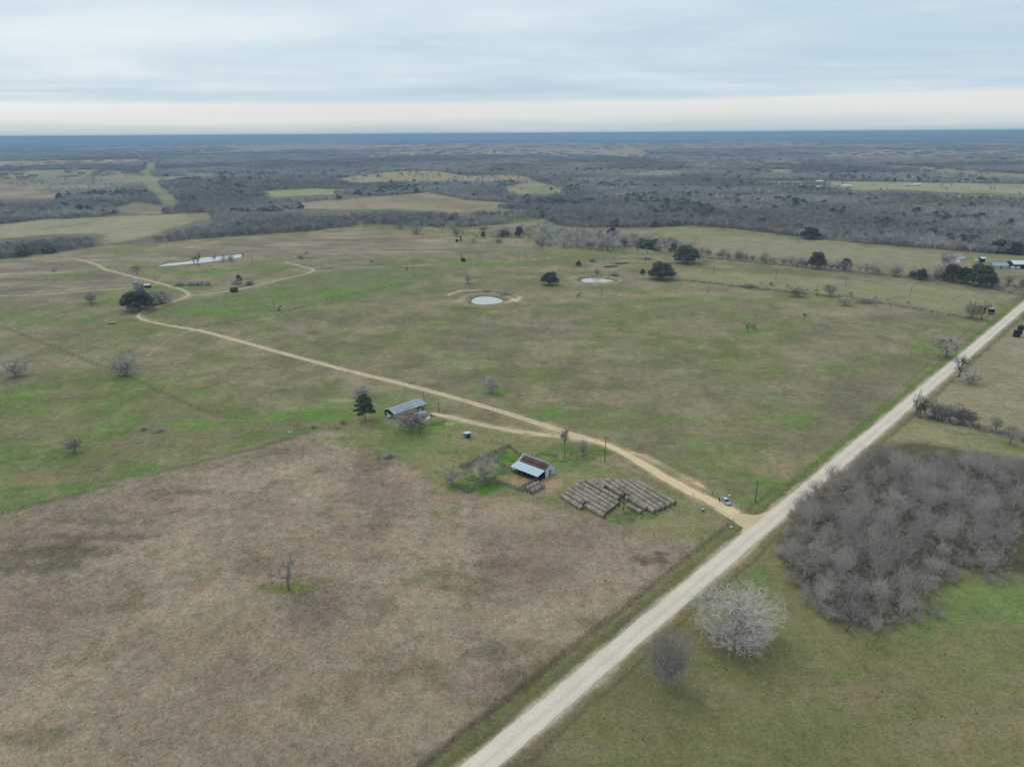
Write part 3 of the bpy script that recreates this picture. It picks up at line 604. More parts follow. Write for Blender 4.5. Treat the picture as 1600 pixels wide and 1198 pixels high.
# ------------------------------------------------------------------ trees
def nrm(v):
    l = math.sqrt(v[0] * v[0] + v[1] * v[1] + v[2] * v[2]) or 1.0
    return (v[0] / l, v[1] / l, v[2] / l)
def bent(d, ang, rng):
    """d turned by ang about a random axis"""
    a = nrm((rng.gauss(0, 1), rng.gauss(0, 1), rng.gauss(0, 1))); dt = a[0] * d[0] + a[1] * d[1] + a[2] * d[2]
    p = nrm((a[0] - dt * d[0], a[1] - dt * d[1], a[2] - dt * d[2])); c, s = math.cos(ang), math.sin(ang)
    return (d[0] * c + p[0] * s, d[1] * c + p[1] * s, d[2] * c + p[2] * s)
def grow(seed, n=(6, 6, 6, 5, 4), trunk=.22, ang=(.9, .75, .75, .7, .7), ratio=(1.9, .62, .62, .6, .6), up=(.0, .10, .08, .05, .03, .02), wob=.16, rad=.035, tw=.0035, limb_lev=3, lean=(0, 0), stems=1, tip_w=1.0, dome=.8):
    """a leafless tree of unit height: (limb mesh data, twig mesh data)"""
    rng = random.Random(seed); limbs = MB(); twigs = MB()
    def rec(p, d, Ln, r, lev):
        ns = 4 if lev < 2 else (3 if lev == 2 else 2)
        pts = [p]; rads = [r]
        for i in range(ns):
            d = nrm((d[0] + rng.gauss(0, wob), d[1] + rng.gauss(0, wob), d[2] + rng.gauss(0, wob) + up[lev]))
            p = (p[0] + d[0] * Ln / ns, p[1] + d[1] * Ln / ns, p[2] + d[2] * Ln / ns)
            if p[2] < .04: p = (p[0], p[1], .04)
            pts.append(p); rads.append(r * (1 - .55 * (i + 1) / ns))
        if lev <= limb_lev: limbs.tube(pts, rads, (6, 5, 4, 3, 3)[lev], False)
        else:
            k = len(twigs.v); w = tw * (1.7 if lev < len(n) else tip_w); q = bent(nrm((pts[-1][0] - pts[0][0], pts[-1][1] - pts[0][1], pts[-1][2] - pts[0][2])), math.pi / 2, rng)
            a, b_, c = pts[0], pts[len(pts) // 2], pts[-1]
            twigs.v += [(a[0] - q[0] * w, a[1] - q[1] * w, a[2] - q[2] * w), (a[0] + q[0] * w, a[1] + q[1] * w, a[2] + q[2] * w), (b_[0] + q[0] * w * .8, b_[1] + q[1] * w * .8, b_[2] + q[2] * w * .8), c]
            twigs.f.append((k, k + 1, k + 2, k + 3))
        if lev >= len(n): return
        for j in range(n[lev]):
            s = 1.0 if (j == 0 and lev > 0) else (rng.uniform(.8, 1.0) if lev == 0 else rng.uniform(.25, 1.0))
            x = s * ns; i = min(int(x), ns - 1); f = x - i
            q = tuple(pts[i][m] * (1 - f) + pts[i + 1][m] * f for m in range(3))
            cd = bent(d, rng.uniform(.35, 1.15) * ang[lev], rng)
            if lev == 0:
                az = 2 * math.pi * (j + rng.uniform(-.3, .3)) / n[0]; tl = ang[0] * rng.uniform(.45, 1.15)
                cd = (math.cos(az) * math.sin(tl), math.sin(az) * math.sin(tl), math.cos(tl))
            rec(q, cd, Ln * ratio[lev] * rng.uniform(.7, 1.2), max(r * (1 - .5 * s) * .62, tw * 1.2), lev + 1)
    for s_ in range(stems):
        az = 2 * math.pi * s_ / stems + rng.uniform(-.5, .5); o = 0 if stems == 1 else rng.uniform(.02, .1)
        rec((math.cos(az) * o, math.sin(az) * o, 0), nrm((lean[0] + math.cos(az) * o * 3, lean[1] + math.sin(az) * o * 3, 1)), trunk, rad, 0)
    V = np.array(twigs.v); zt = np.percentile(V[:, 2], 99.2); c = np.median(V[:, :2], 0) if lean == (0, 0) else np.zeros(2); w = np.percentile(np.abs(V[:, :2] - c), 97.5 - 5 * dome); zt = np.percentile(V[:, 2], 99.2 - 3 * dome)
    for m in (limbs, twigs):
        P = np.array(m.v); f = np.clip(P[:, 2] / (zt * .5), 0, 1)
        P[:, 0] = (P[:, 0] - c[0] * f) / (2 * w); P[:, 1] = (P[:, 1] - c[1] * f) / (2 * w); P[:, 2] /= zt
        rho = np.sqrt((P[:, 0] ** 2 + P[:, 1] ** 2) / .25 + ((P[:, 2] - .42) / .58) ** 2); k_ = np.where(rho > .85, (.85 + (rho - .85) * (1 - .75 * dome)) / np.maximum(rho, 1e-6), 1.0); up_ = P[:, 2] > .10
        P[:, 0] *= np.where(up_, k_, 1); P[:, 1] *= np.where(up_, k_, 1); P[:, 2] = np.where(up_, .42 + (P[:, 2] - .42) * k_, P[:, 2]); m.v = [tuple(q) for q in P]
    return limbs, twigs
def crown_tree(seed, N=3000, trunk=.2, rad=.03, tw=.0014, branch=(7, 5, 4, 4), frac=(.5, .5, .5, .55), leaf=5, limb_lev=2, zlo=.1, zc=.42, half=(.5, .58), lumps=12, rag=.12, shell=2.2, side=2, lean=0.0, jit=.05):
    """a leafless tree filling an uneven dome of unit width and height: limbs fork towards the parts of the crown they feed"""
    rng = np.random.default_rng(seed); limbs = MB(); twigs = MB(); rnd = random.Random(seed)
    d = rng.normal(size=(N * 3, 3)); d /= np.linalg.norm(d, axis=1)[:, None]
    lob = rng.normal(size=(lumps, 3)); lob[:, 2] = np.abs(lob[:, 2]) * .8; lob /= np.linalg.norm(lob, axis=1)[:, None]
    f = .66 + .38 * np.clip((d @ lob.T).max(1), 0, 1) ** 6
    q = f * rng.random(N * 3) ** (1 / shell) * (1 + rag * rng.normal(size=N * 3))
    P = d * q[:, None] * np.array([half[0], half[0], half[1]]) + np.array([lean, 0, zc]); P = P[P[:, 2] > zlo][:N]
    def rib(a, c, w, bend=.0):
        dv = c - a; s = np.array([dv[1], -dv[0], 0.0]) if rnd.random() < .5 else np.array([0.0, dv[2], -dv[1]]); l = math.sqrt((s * s).sum()) or 1.0; s = s / l * w; mid_ = (a + c) / 2 + np.array([0, 0, bend]); k = len(twigs.v)
        twigs.v += [tuple(a - s), tuple(a + s), tuple(mid_ + s * .8), tuple(c), tuple(mid_ - s * .8)]; twigs.f += [(k, k + 1, k + 2, k + 4), (k + 4, k + 2, k + 3)]
    def rec(node, idx, lev, r):
        n = len(idx)
        if n <= leaf or lev >= len(branch):
            for j in idx:
                c = P[j]; rib(node, c, tw, rnd.gauss(.01, .02)); l = math.sqrt(((c - node) ** 2).sum())
                for _ in range(side):
                    s = rnd.uniform(.35, .9); a = node + (c - node) * s; e = a + (c - node) / (l + 1e-9) * l * rnd.uniform(.25, .55) + np.array([rnd.gauss(0, .25), rnd.gauss(0, .25), rnd.gauss(.05, .22)]) * l * .6; rib(a, e, tw * .75)
            return
        k = min(branch[lev], n); sd = P[rng.choice(idx, k, replace=False)]
        if lev == 0:
            az = rng.uniform(0, 6.28) + np.arange(k) * 6.283 / k + rng.normal(0, .25, k); sd = np.stack([np.cos(az) * .32, np.sin(az) * .32, rng.uniform(zc - .1, zc + .4, k)], -1); sd[0] = (0, 0, zc + .4)
        Q = P[idx]; own = ((Q[:, None] - sd[None]) ** 2).sum(-1).argmin(1)
        for c in range(k):
            sub = idx[own == c]
            if not len(sub): continue
            cen = P[sub].mean(0); v_ = cen - node; l = math.sqrt((v_ * v_).sum()); nn_ = node + v_ * frac[lev] + rng.normal(size=3) * l * jit; nn_[2] = max(nn_[2], .03)
            rc = max(r * (len(sub) / n) ** .5 * .98, tw * 1.2); mid_ = (node + nn_) / 2 + rng.normal(size=3) * l * jit * .8 + np.array([0, 0, l * .03])
            if lev <= limb_lev: limbs.tube([node, node * .6 + mid_ * .4 + rng.normal(size=3) * l * jit * .3, mid_, nn_], [min(r * .9, rc * 1.35), rc * 1.2, rc * 1.1, rc * .9], (6, 5, 4, 3, 3, 3)[lev], False)
            else: rib(node, nn_, rc)
            rec(nn_, sub, lev + 1, rc)
    top = np.array([lean * .3 + rnd.gauss(0, .015), rnd.gauss(0, .015), trunk]); limbs.tube([(0, 0, 0), (top[0] * .4, top[1] * .6, trunk * .5), top], [rad * 1.35, rad * 1.05, rad], 7, False)
    rec(top, np.arange(len(P)), 0, rad); return limbs, twigs
def crown_kind(name, bark, twig, seeds, **kw):
    out = []
    for s in seeds:
        l, tg = crown_tree(s, **kw); out.append((l.mesh(name + '_trunk', bark, True), tg.mesh(name + '_crown', twig)))
    return out
def tree_kind(name, bark, twig, seeds, **kw):
    out = []
    for s in seeds:
        l, tg = grow(s, **kw); out.append((l.mesh(name + '_trunk', bark, True), tg.mesh(name + '_crown', twig)))
    return out
K = {}
K['grove'] = crown_kind('tree', BARK_PALE, TWIG, range(10, 18), N=1600, trunk=.30, rad=.027, tw=.0016, branch=(5, 4, 4, 3, 3), frac=(.42, .45, .5, .55, .6), leaf=3, zlo=.20, zc=.50, half=(.50, .50), lumps=8, rag=.20, shell=1.6, jit=.11, limb_lev=3, side=2)
K['pale'] = crown_kind('pale_tree', BARK_PALE, TWIG_PALE, (31, 32, 33), N=5200, trunk=.13, rad=.042, tw=.0013, branch=(6, 4, 4, 4, 3, 3), frac=(.40, .42, .45, .5, .5, .5), leaf=2, zlo=.06, zc=.32, half=(.54, .70), lumps=10, rag=.10, shell=2.2, jit=.17, limb_lev=3, side=2)
K['grey'] = crown_kind('grey_tree', BARK, mat('silver_twigs', (.52, .475, .43), .95, .02, 0, 1, .1), (35, 36, 37, 38), N=1700, trunk=.15, rad=.038, tw=.0024, branch=(6, 4, 4, 4, 3), frac=(.42, .45, .5, .5, .5), leaf=3, zlo=.07, zc=.36, half=(.53, .64), lumps=12, rag=.10, shell=2.0, jit=.15, limb_lev=3)
K['dark'] = crown_kind('dark_tree', BARK, TWIG_DARK, (41, 42), N=5200, trunk=.08, rad=.026, tw=.0018, branch=(8, 5, 4, 4, 3), frac=(.5, .5, .5, .5, .5), leaf=3, zlo=.05, zc=.44, half=(.52, .56), lumps=12, rag=.08, shell=2.1, jit=.09, limb_lev=2)
K['open'] = crown_kind('open_tree', BARK, TWIG, (51, 52, 53, 54), N=1500, trunk=.20, rad=.034, tw=.0030, branch=(6, 4, 4, 4), frac=(.5, .5, .5, .55), zlo=.14, zc=.46, half=(.54, .56), lumps=9, rag=.16, shell=1.9, jit=.10, limb_lev=3)
K['black'] = tree_kind('black_tree', BLACK_STEEL if False else mat('dark_bark', (.06, .055, .05), .95, .05, .2, 2), mat('black_twigs', (.09, .08, .075), .95, .02), (61, 62), n=(5, 4, 4, 4, 3), trunk=.30, ang=(1.0, .8, .85, .9, .9), ratio=(1.35, .62, .58, .55, .6), up=(0, .1, .05, 0, 0, 0), tw=.0035, rad=.03, wob=.25, dome=.2)
K['dead'] = tree_kind('dead_tree', mat('dead_bark', (.20, .18, .165), .95, .05, .5, 3), mat('dead_twigs', (.36, .33, .31), .95, .02), (71, 72), n=(4, 4, 4, 4, 4), trunk=.34, ang=(1.1, .8, .8, .9, .9), ratio=(1.1, .6, .55, .5, .6), up=(0, .06, .04, .02, 0, 0), tw=.0050, rad=.045, wob=.28, dome=.0)
K['thin'] = tree_kind('thin_tree', BARK, TWIG, (81, 82), n=(7, 5, 5, 4, 3), trunk=.55, ang=(.55, .6, .7, .8, .8), ratio=(.62, .55, .55, .5, .6), up=(0, .2, .1, .05, 0, 0), tw=.003, rad=.03, wob=.12, dome=.3)
K['bush'] = crown_kind('bush', BARK, TWIG, (91, 92, 93), N=620, trunk=.03, rad=.014, tw=.0075, branch=(7, 4, 4), frac=(.5, .5, .55), zlo=.04, zc=.30, half=(.54, .70), lumps=9, rag=.16, shell=1.8, side=1, jit=.09, limb_lev=1)
K['mid'] = crown_kind('mid_tree', BARK, TWIG, (101, 102, 103, 104, 105, 106), N=760, trunk=.18, rad=.028, tw=.0068, branch=(6, 4, 4), frac=(.5, .5, .55), zlo=.11, zc=.45, half=(.56, .58), lumps=9, rag=.18, shell=1.8, side=1, jit=.09, limb_lev=1)
def leaf_crown(seed, blobs, nleaf, size, mtl, name, squash=.75, flat=0.0):
    """crown of leaf clumps: small leaf-spray faces spread through the outer shell of uneven blobs; unit height, unit width"""
    rng = np.random.default_rng(seed); V = []
    wts = np.array([b_[3] ** 2 for b_ in blobs]); wts = wts / wts.sum()
    k = rng.choice(len(blobs), nleaf, p=wts); B = np.array(blobs)[k]
    d = rng.normal(size=(nleaf, 3)); d /= np.linalg.norm(d, axis=1)[:, None]; d[:, 2] = np.where(d[:, 2] < -.35, -d[:, 2] * .4, d[:, 2])
    lump = .72 + .42 * fbm(d[:, 0] * 3 + k * 7, d[:, 1] * 3 + d[:, 2] * 4, .8, seed, 3)
    rad = B[:, 3] * lump * (1 - .30 * rng.random(nleaf) ** 2)
    P = B[:, :3] + d * rad[:, None] * np.array([1, 1, squash])
    a = rng.normal(size=(nleaf, 3)); a /= np.linalg.norm(a, axis=1)[:, None]; b_ = np.cross(a, d + rng.normal(size=(nleaf, 3)) * .5); b_ /= np.linalg.norm(b_, axis=1)[:, None] + 1e-9
    sz = size * rng.uniform(.6, 1.3, nleaf)[:, None]
    V = np.stack([P - a * sz - b_ * sz * .6, P + a * sz * .2 - b_ * sz * .9, P + a * sz + b_ * sz * .5, P - a * sz * .3 + b_ * sz], 1).reshape(-1, 3)
    return np_mesh(name, V, np.arange(nleaf * 4).reshape(-1, 4), mtl)
def oak_blobs(seed, n=16):
    r = random.Random(seed); out = [(0, 0, .55, .30)]
    for i in range(n):
        az = 2 * math.pi * i * .381 * 1.618; q = r.uniform(.12, .34); out.append((math.cos(az) * q, math.sin(az) * q, .86 - q * q * 3.6 + r.uniform(-.12, .02), r.uniform(.12, .20)))
    for i in range(11):
        az = 2 * math.pi * i / 11 + r.uniform(-.3, .3); out.append((math.cos(az) * .34, math.sin(az) * .34, .22 + r.uniform(-.06, .16), r.uniform(.13, .19)))
    return out
def limb_mesh(seed, blobs, rad, mtl, name, hub=.12):
    r = random.Random(seed); m = MB(); m.tube([(0, 0, 0), (.01, 0, hub * .6), (.0, .01, hub)], [rad * 1.3, rad, rad * .9], 7, False)
    for bx_, by_, bz_, br_ in blobs:
        m.tube([(0, 0, hub * .9), (bx_ * .4, by_ * .4, hub + (bz_ - hub) * .55), (bx_, by_, bz_)], [rad * .6, rad * .38, rad * .12], 4, False)
    return m.mesh(name, mtl, True)
K['oak'] = []
for s in (1, 2, 3):
    bl = oak_blobs(s); K['oak'].append((limb_mesh(s, bl, .03, BARK, 'oak_trunk'), leaf_crown(s, bl, 6500, .020, LEAF, 'oak_crown', .95)))
pb = []
r_ = random.Random(5)
for i in range(26):
    z = .28 + .66 * (i / 25); az = i * 2.4; q = (.44 * (1 - abs(z - .5) * .95)) * r_.uniform(.35, 1.0) * (1.0 if z < .8 else .5); pb.append((math.cos(az) * q, math.sin(az) * q, z, r_.uniform(.10, .17)))
K['pine'] = [(limb_mesh(9, pb, .022, BARK, 'pine_trunk', .35), leaf_crown(9, pb, 5200, .024, PINE, 'pine_crown', .5))]
def put_tree(kind, x, y, w, h, label, group=None, rz=None, name='tree', var=None, cat='tree', z=0.0):
    ks = K[kind]; tr, crn = ks[(var if var is not None else random.randrange(len(ks))) % len(ks)]
    o = empty(name, (x, y, z), random.uniform(0, 6.28) if rz is None else rz, label, cat, group)
    for nm, me in (('trunk', tr), ('crown', crn)): place(nm, me, o, (0, 0, 0), 0, (w, w, h))
    return o
def tree_px(kind, px, base, top, wpx, label, group=None, **kw):
    p = g(px, base); h = height_at(px, base, top) * kw.pop('hk', 1.0); w = wpx * mpp(p)
    return put_tree(kind, p.x, p.y, w, max(h, .8), label, group, **kw)

ISO = [  # kind, pixel x, base row, top row, width in pixels, label
 ('pale', 1146, 1002, 917, 160, 'large silvery leafless tree with wide low branches beside the gravel road'),
 ('dark', 1042, 1066, 982, 90, 'rounded dark grey leafless tree between the road and the silvery tree'),
 ('dead', 452, 921, 868, 56, 'nearly bare dead tree alone in the brown grass field'),
 ('grey', 197, 586, 549, 54, 'pale round leafless tree on the fence line of the green pasture'),
 ('grey', 26, 588, 556, 50, 'pale leafless tree near the end of the green pasture, second along its fence'),
 ('open', 117, 706, 680, 38, 'small grey leafless tree alone in the middle of the green pasture'),
 ('grey', 767, 614, 585, 36, 'solitary rounded leafless tree in the open pasture above the dirt driveway'),
 ('grey', 566, 619, 597, 40, 'pale leafless tree just behind the dark pine'),
 ('open', 641, 672, 636, 66, 'sprawling bare tree in front of the long metal shed'),
 ('black', 657, 679, 650, 26, 'short dark bare tree at the corner of the long shed yard'),
 ('thin', 882, 712, 667, 16, 'tall thin bare tree behind the rusty barn'),
 ('open', 911, 712, 684, 26, 'bushy bare tree beside the driveway bend, near the utility pole'),
 ('open', 706, 757, 727, 40, 'grey bare tree over the corner of the cattle pen'),
 ('open', 757, 752, 708, 46, 'largest bare tree inside the cattle pens'),
 ('black', 974, 797, 762, 26, 'small tangled bare tree growing between the two blocks of hay bales'),
 ('open', 1478, 558, 519, 54, 'spreading bare tree on the pasture side of the road'),
 ('black', 1498, 589, 549, 32, 'black bare tree leaning over the gravel road'),
 ('black', 1430, 648, 611, 22, 'bare tree at the road end of the hedgerow'),
 ('black', 1168, 519, 504, 16, 'darker of two small bare trees on a green patch in the pasture'),
 ('open', 1178, 515, 503, 14, 'paler of two small bare trees on a green patch in the pasture'),
 ('thin', 1256, 501, 488, 9, 'tiny lone bare tree high in the middle pasture'),
 ('open', 731, 443, 425, 17, 'lone bare tree behind the round stock pond'),
 ('open', 143, 474, 455, 26, 'grey bare tree below the western ranch track'),
 ('grey', 252, 474, 447, 54, 'wide grey leafless tree touching the big live oak by the bend'),
 ('black', 214, 428, 413, 18, 'dark bare tree beside the ranch track above the bend'),
 ('open', 1296, 462, 440, 28, 'round bare tree on the upper pasture fence'),
 ('open', 1320, 477, 462, 34, 'low spreading bare tree below the upper pasture fence'),
 ('open', 1578, 694, 656, 34, 'grey bare tree on a green patch behind the thicket'),
 ('open', 1556, 672, 648, 24, 'bare tree standing by the fallen branches'),
 ('open', 1518, 497, 470, 34, 'bare tree left of the tank with the orange base'),
 ('black', 1534, 500, 470, 22, 'narrow bare tree beside the tank with the orange base'),
 ('black', 311, 416, 395, 15, 'dark bare tree on the near bank of the long pond, tallest there'),
 ('black', 303, 413, 399, 11, 'dark bare tree on the bank of the long pond, beside the tallest one'),
 ('black', 336, 408, 397, 11, 'bare tree at the middle of the long pond'),
 ('black', 350, 411, 398, 11, 'bare tree on the bank of the long pond, second from its far end'),
 ('open', 361, 409, 396, 14, 'grey bare tree at the far end of the long pond'),
 ('grey', 650, 366, 352, 24, 'round grey leafless tree in front of the woodland edge'),
 ('open', 933, 430, 418, 20, 'bare tree on the far bank of the smaller stock pond'),
 ('mid', 1244, 463, 447, 36, 'wide bare thicket tree on the upper pasture fence'),
]
for k, px, b_, t_, w_, lab in ISO: tree_px(k, px, b_, t_, w_, lab)
EVG = [
 ('pine', 571, 656, 616, 36, 'dark green pine standing beside the long metal shed', 'pine_tree', 'pine tree'),
 ('oak', 217, 484, 451, 54, 'broad dark live oak inside the bend of the dirt track', 'oak_tree', 'oak tree'),
 ('oak', 1033, 436, 408, 46, 'large round live oak beside the smaller stock pond', 'oak_tree', 'oak tree'),
 ('oak', 1073, 411, 382, 44, 'live oak at the near end of the hedgerow behind the round oak', 'oak_tree', 'oak tree'),
 ('oak', 859, 445, 423, 30, 'lone live oak between the two stock ponds', 'oak_tree', 'oak tree'),
 ('oak', 1004, 429, 420, 10, 'tiny live oak close to the large round one', 'oak_tree', 'oak tree'),
 ('oak', 904, 416, 407, 11, 'small live oak beside the track behind the smaller pond', 'oak_tree', 'oak tree'),
 ('oak', 1276, 419, 391, 30, 'tall evergreen oak standing up from the long hedgerow', 'oak_tree', 'oak tree'),
 ('oak', 1266, 373, 354, 34, 'dark live oak at the edge of the far woodland', 'oak_tree', 'oak tree'),
 ('oak', 1321, 421, 402, 20, 'smaller evergreen oak in the long hedgerow', 'oak_tree', 'oak tree'),
 ('oak', 1438, 437, 419, 20, 'dark rounded evergreen by the hedgerow, larger of two together', 'oak_tree', 'oak tree'),
 ('oak', 1424, 434, 423, 9, 'dark narrow evergreen by the hedgerow, smaller of two together', 'oak_tree', 'oak tree'),
 ('oak', 1488, 440, 411, 36, 'live oak at the start of the farmstead grove', 'oak_tree', 'oak tree'),
 ('oak', 1508, 443, 416, 26, 'live oak second along the farmstead grove', 'oak_tree', 'oak tree'),
 ('oak', 1531, 447, 410, 46, 'largest live oak in front of the farmstead sheds', 'oak_tree', 'oak tree'),
 ('oak', 1476, 437, 424, 18, 'low dark oak bush at the end of the farmstead grove', 'oak_tree', 'oak tree'),
 ('oak', 1560, 394, 373, 30, 'dark evergreen oak in the wood behind the farmstead', 'oak_tree', 'oak tree'),
 ('oak', 1586, 397, 377, 30, 'evergreen oak behind the white farm shed', 'oak_tree', 'oak tree'),
 ('oak', 779, 368, 358, 15, 'round dark evergreen below the woodland edge', 'oak_tree', 'oak tree'),
 ('oak', 811, 371, 353, 15, 'taller dark evergreen among the bare trees of the creek', 'oak_tree', 'oak tree'),
 ('oak', 374, 442, 428, 10, 'small dark evergreen beside the white trailer', 'oak_tree', 'oak tree'),
 ('oak', 755, 372, 361, 8, 'small evergreen below the woodland edge near the dark tower', 'oak_tree', 'oak tree'),
]
for k, px, b_, t_, w_, lab, nm, ct in EVG: tree_px(k, px, b_, t_, w_, lab, name=nm, cat=ct)
# bushes
BUSH = [
 (280, 446, 437, 30, 'grey leafless bush against the old grey shed'), (325, 446, 439, 14, 'bush at the end of the old grey shed'), (368, 444, 432, 22, 'leafless bush left of the white trailer'), (390, 445, 434, 18, 'leafless bush behind the white trailer'),
 (1517, 599, 572, 46, 'tangled brush under the black tree by the road'), (779, 380, 369, 18, 'round leafless bush in the upper meadow'), (740, 378, 367, 12, 'leafless bush by the dark tower'), (1011, 405, 399, 26, 'low wide bush behind the large oak'), (960, 431, 423, 24, 'low brush on the bank of the smaller pond'),
 (925, 409, 402, 18, 'grey brush beside the track behind the pond'), (790, 462, 455, 24, 'scrubby bush on the rim of the round pond'), (762, 457, 451, 16, 'small scrub behind the round pond'), (1352, 472, 464, 40, 'low grey scrub on the upper pasture slope'), (1170, 449, 441, 28, 'low grey bush on the upper fence'),
 (580, 410, 404, 10, 'small grey bush near the eastern track'), (470, 404, 396, 18, 'grey bush beyond the loop track'), (225, 672, 664, 18, 'pale dead brush pile in the green pasture'), (250, 674, 668, 20, 'grey fallen brush in the green pasture'),
 (608, 714, 703, 26, 'brown weedy bush at the edge of the brown field'), (490, 668, 658, 18, 'grey bush by the gate of the green pasture'), (536, 662, 653, 14, 'grey-green bush left of the pine'), (1600, 690, 655, 30, 'leafless bush at the end of the hedgerow'),
]
for px, b_, t_, w_, lab in BUSH: tree_px('bush', px, b_, t_, w_, lab, name='bush', cat='bush')
# hedgerows and creek trees: every one its own tree
def NTH(i):
    lo = ['first', 'second', 'third', 'fourth', 'fifth', 'sixth', 'seventh', 'eighth', 'ninth', 'tenth', 'eleventh', 'twelfth', 'thirteenth', 'fourteenth', 'fifteenth', 'sixteenth', 'seventeenth', 'eighteenth', 'nineteenth']
    n = i + 1
    if n < 20: return lo[n - 1]
    return ['twentieth', 'thirtieth', 'fortieth', 'fiftieth', 'sixtieth', 'seventieth'][n // 10 - 2] if n % 10 == 0 else ['twenty', 'thirty', 'forty', 'fifty', 'sixty', 'seventy'][n // 10 - 2] + '-' + lo[n % 10 - 1]
def hedge(pix, n, hr, wr, label, group, kinds=('mid',), spread=3.0, seed=1):
    r = random.Random(seed); w = [Vector((x, y, 0)) for x, y in wpoly(pix)]; ls = [(b_ - a_).length for a_, b_ in zip(w[:-1], w[1:])]; T = sum(ls)
    for i in range(n):
        s = (i + r.uniform(.1, .9)) / n * T; k = 0; lab = label % NTH(i)
        while k < len(ls) - 1 and s > ls[k]: s -= ls[k]; k += 1
        p = w[k].lerp(w[k + 1], s / ls[k]); h = r.uniform(*hr); wd = h * r.uniform(*wr)
        put_tree(r.choice(kinds), p.x + r.gauss(0, spread), p.y + r.gauss(0, spread), wd, h, lab, group, name='bush' if kinds == ('bush',) else 'tree', cat='bush' if kinds == ('bush',) else 'tree')
hedge([(1090, 399), (1180, 408), (1290, 420), (1400, 431), (1470, 437)], 46, (4.5, 11.5), (.85, 1.35), 'leafless tree in the long upper hedgerow, %s counted from its oak end', 'hedgerow trees across the upper pasture', ('mid', 'mid', 'bush'), 3.0, 1)
hedge([(1545, 447), (1575, 448), (1625, 450)], 11, (8, 12), (.8, 1.2), 'leafless tree before the white farm shed, %s counted from the live oaks', 'bare trees by the farmstead', ('mid',), 6, 2)
hedge([(1572, 452), (1600, 462), (1625, 448)], 9, (3.5, 7), (.9, 1.3), 'leafless roadside tree below the farmstead, %s counted from the live oaks', 'roadside trees near the farmstead', ('mid',), 5, 12)
hedge([(1440, 651), (1465, 655), (1500, 661), (1525, 665)], 14, (5.5, 9.0), (.8, 1.1), 'bare tree in the short hedgerow behind the thicket, %s from the road', 'short hedgerow behind the thicket', ('open', 'open', 'black'), 1.0, 3)
hedge([(835, 384), (890, 386), (930, 391), (985, 385), (1000, 390), (1060, 396)], 36, (8, 15), (.8, 1.2), 'tall leafless tree along the meadow creek, %s counted towards the oaks', 'creek trees in the upper meadow', ('mid', 'mid', 'open'), 15, 4)
hedge([(690, 366), (760, 365), (830, 372), (870, 378)], 18, (6, 13), (.8, 1.15), 'leafless tree scattered below the woodland edge, %s counted from the dark tower', 'scattered trees below the woodland edge', ('mid',), 16, 5)
hedge([(1480, 412), (1478, 430), (1490, 436)], 8, (9, 14), (.8, 1.1), 'leafless tree beside the farm pond, %s counted from the water down', 'bare trees beside the farm pond', ('mid',), 6, 6)
hedge([(1180, 442), (1330, 462), (1420, 474)], 12, (2.0, 3.8), (1.2, 1.9), 'low leafless shrub on the upper pasture fence, %s from the oaks', 'shrubs along the upper pasture fence', ('bush',), 4, 7)
# the thicket right of the road
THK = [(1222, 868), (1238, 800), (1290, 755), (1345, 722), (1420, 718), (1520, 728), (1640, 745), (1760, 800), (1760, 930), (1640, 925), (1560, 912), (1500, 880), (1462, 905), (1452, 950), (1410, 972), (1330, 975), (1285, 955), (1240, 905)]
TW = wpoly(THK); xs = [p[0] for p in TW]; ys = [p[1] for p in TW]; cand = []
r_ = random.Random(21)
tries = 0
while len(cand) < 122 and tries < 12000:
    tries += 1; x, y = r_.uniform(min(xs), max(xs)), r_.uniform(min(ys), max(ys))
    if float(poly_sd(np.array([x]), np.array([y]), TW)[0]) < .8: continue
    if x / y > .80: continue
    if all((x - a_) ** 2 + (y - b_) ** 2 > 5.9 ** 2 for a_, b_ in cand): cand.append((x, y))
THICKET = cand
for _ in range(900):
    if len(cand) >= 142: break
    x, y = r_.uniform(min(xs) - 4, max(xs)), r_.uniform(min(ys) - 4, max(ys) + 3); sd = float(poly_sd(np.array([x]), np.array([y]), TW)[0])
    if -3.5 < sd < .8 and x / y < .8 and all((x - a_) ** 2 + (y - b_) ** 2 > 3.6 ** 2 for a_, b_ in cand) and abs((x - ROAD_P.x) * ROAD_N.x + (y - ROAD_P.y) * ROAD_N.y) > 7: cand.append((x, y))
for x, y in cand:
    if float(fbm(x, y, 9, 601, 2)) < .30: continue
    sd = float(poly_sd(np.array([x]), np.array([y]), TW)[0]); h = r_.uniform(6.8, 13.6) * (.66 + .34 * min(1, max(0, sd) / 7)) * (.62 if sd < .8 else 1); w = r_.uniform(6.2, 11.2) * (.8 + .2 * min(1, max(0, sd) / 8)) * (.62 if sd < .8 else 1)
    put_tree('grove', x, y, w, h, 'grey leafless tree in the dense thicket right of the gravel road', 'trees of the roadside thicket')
tree_px('dead', 1322, 985, 935, 44, 'bleached broken tree at the front edge of the thicket', var=1)
# fallen bleached branches
def snag(px, py, size, label, seed):
    r = random.Random(seed); p = g(px, py); m = MB()
    for i in range(16):
        az = r.uniform(-.6, .8) + (math.pi if r.random() < .3 else 0); l = size * r.uniform(.3, 1); a_ = Vector((r.gauss(0, size * .15), r.gauss(0, size * .12), r.uniform(.05, .5)))
        b_ = a_ + Vector((math.cos(az) * l, math.sin(az) * l * .6, r.uniform(-.1, .9))); mid_ = a_.lerp(b_, .5) + Vector((0, 0, r.uniform(0, .4))); m.tube([a_, mid_, b_], [.14, .09, .03], 4)
    tag(m.build('fallen_branches', DEADWOOD, None, p), label, 'fallen branches')
snag(1592, 722, 9, 'heap of bleached fallen branches behind the thicket', 1); snag(1562, 676, 6, 'bleached fallen limb under the hedgerow trees', 2)

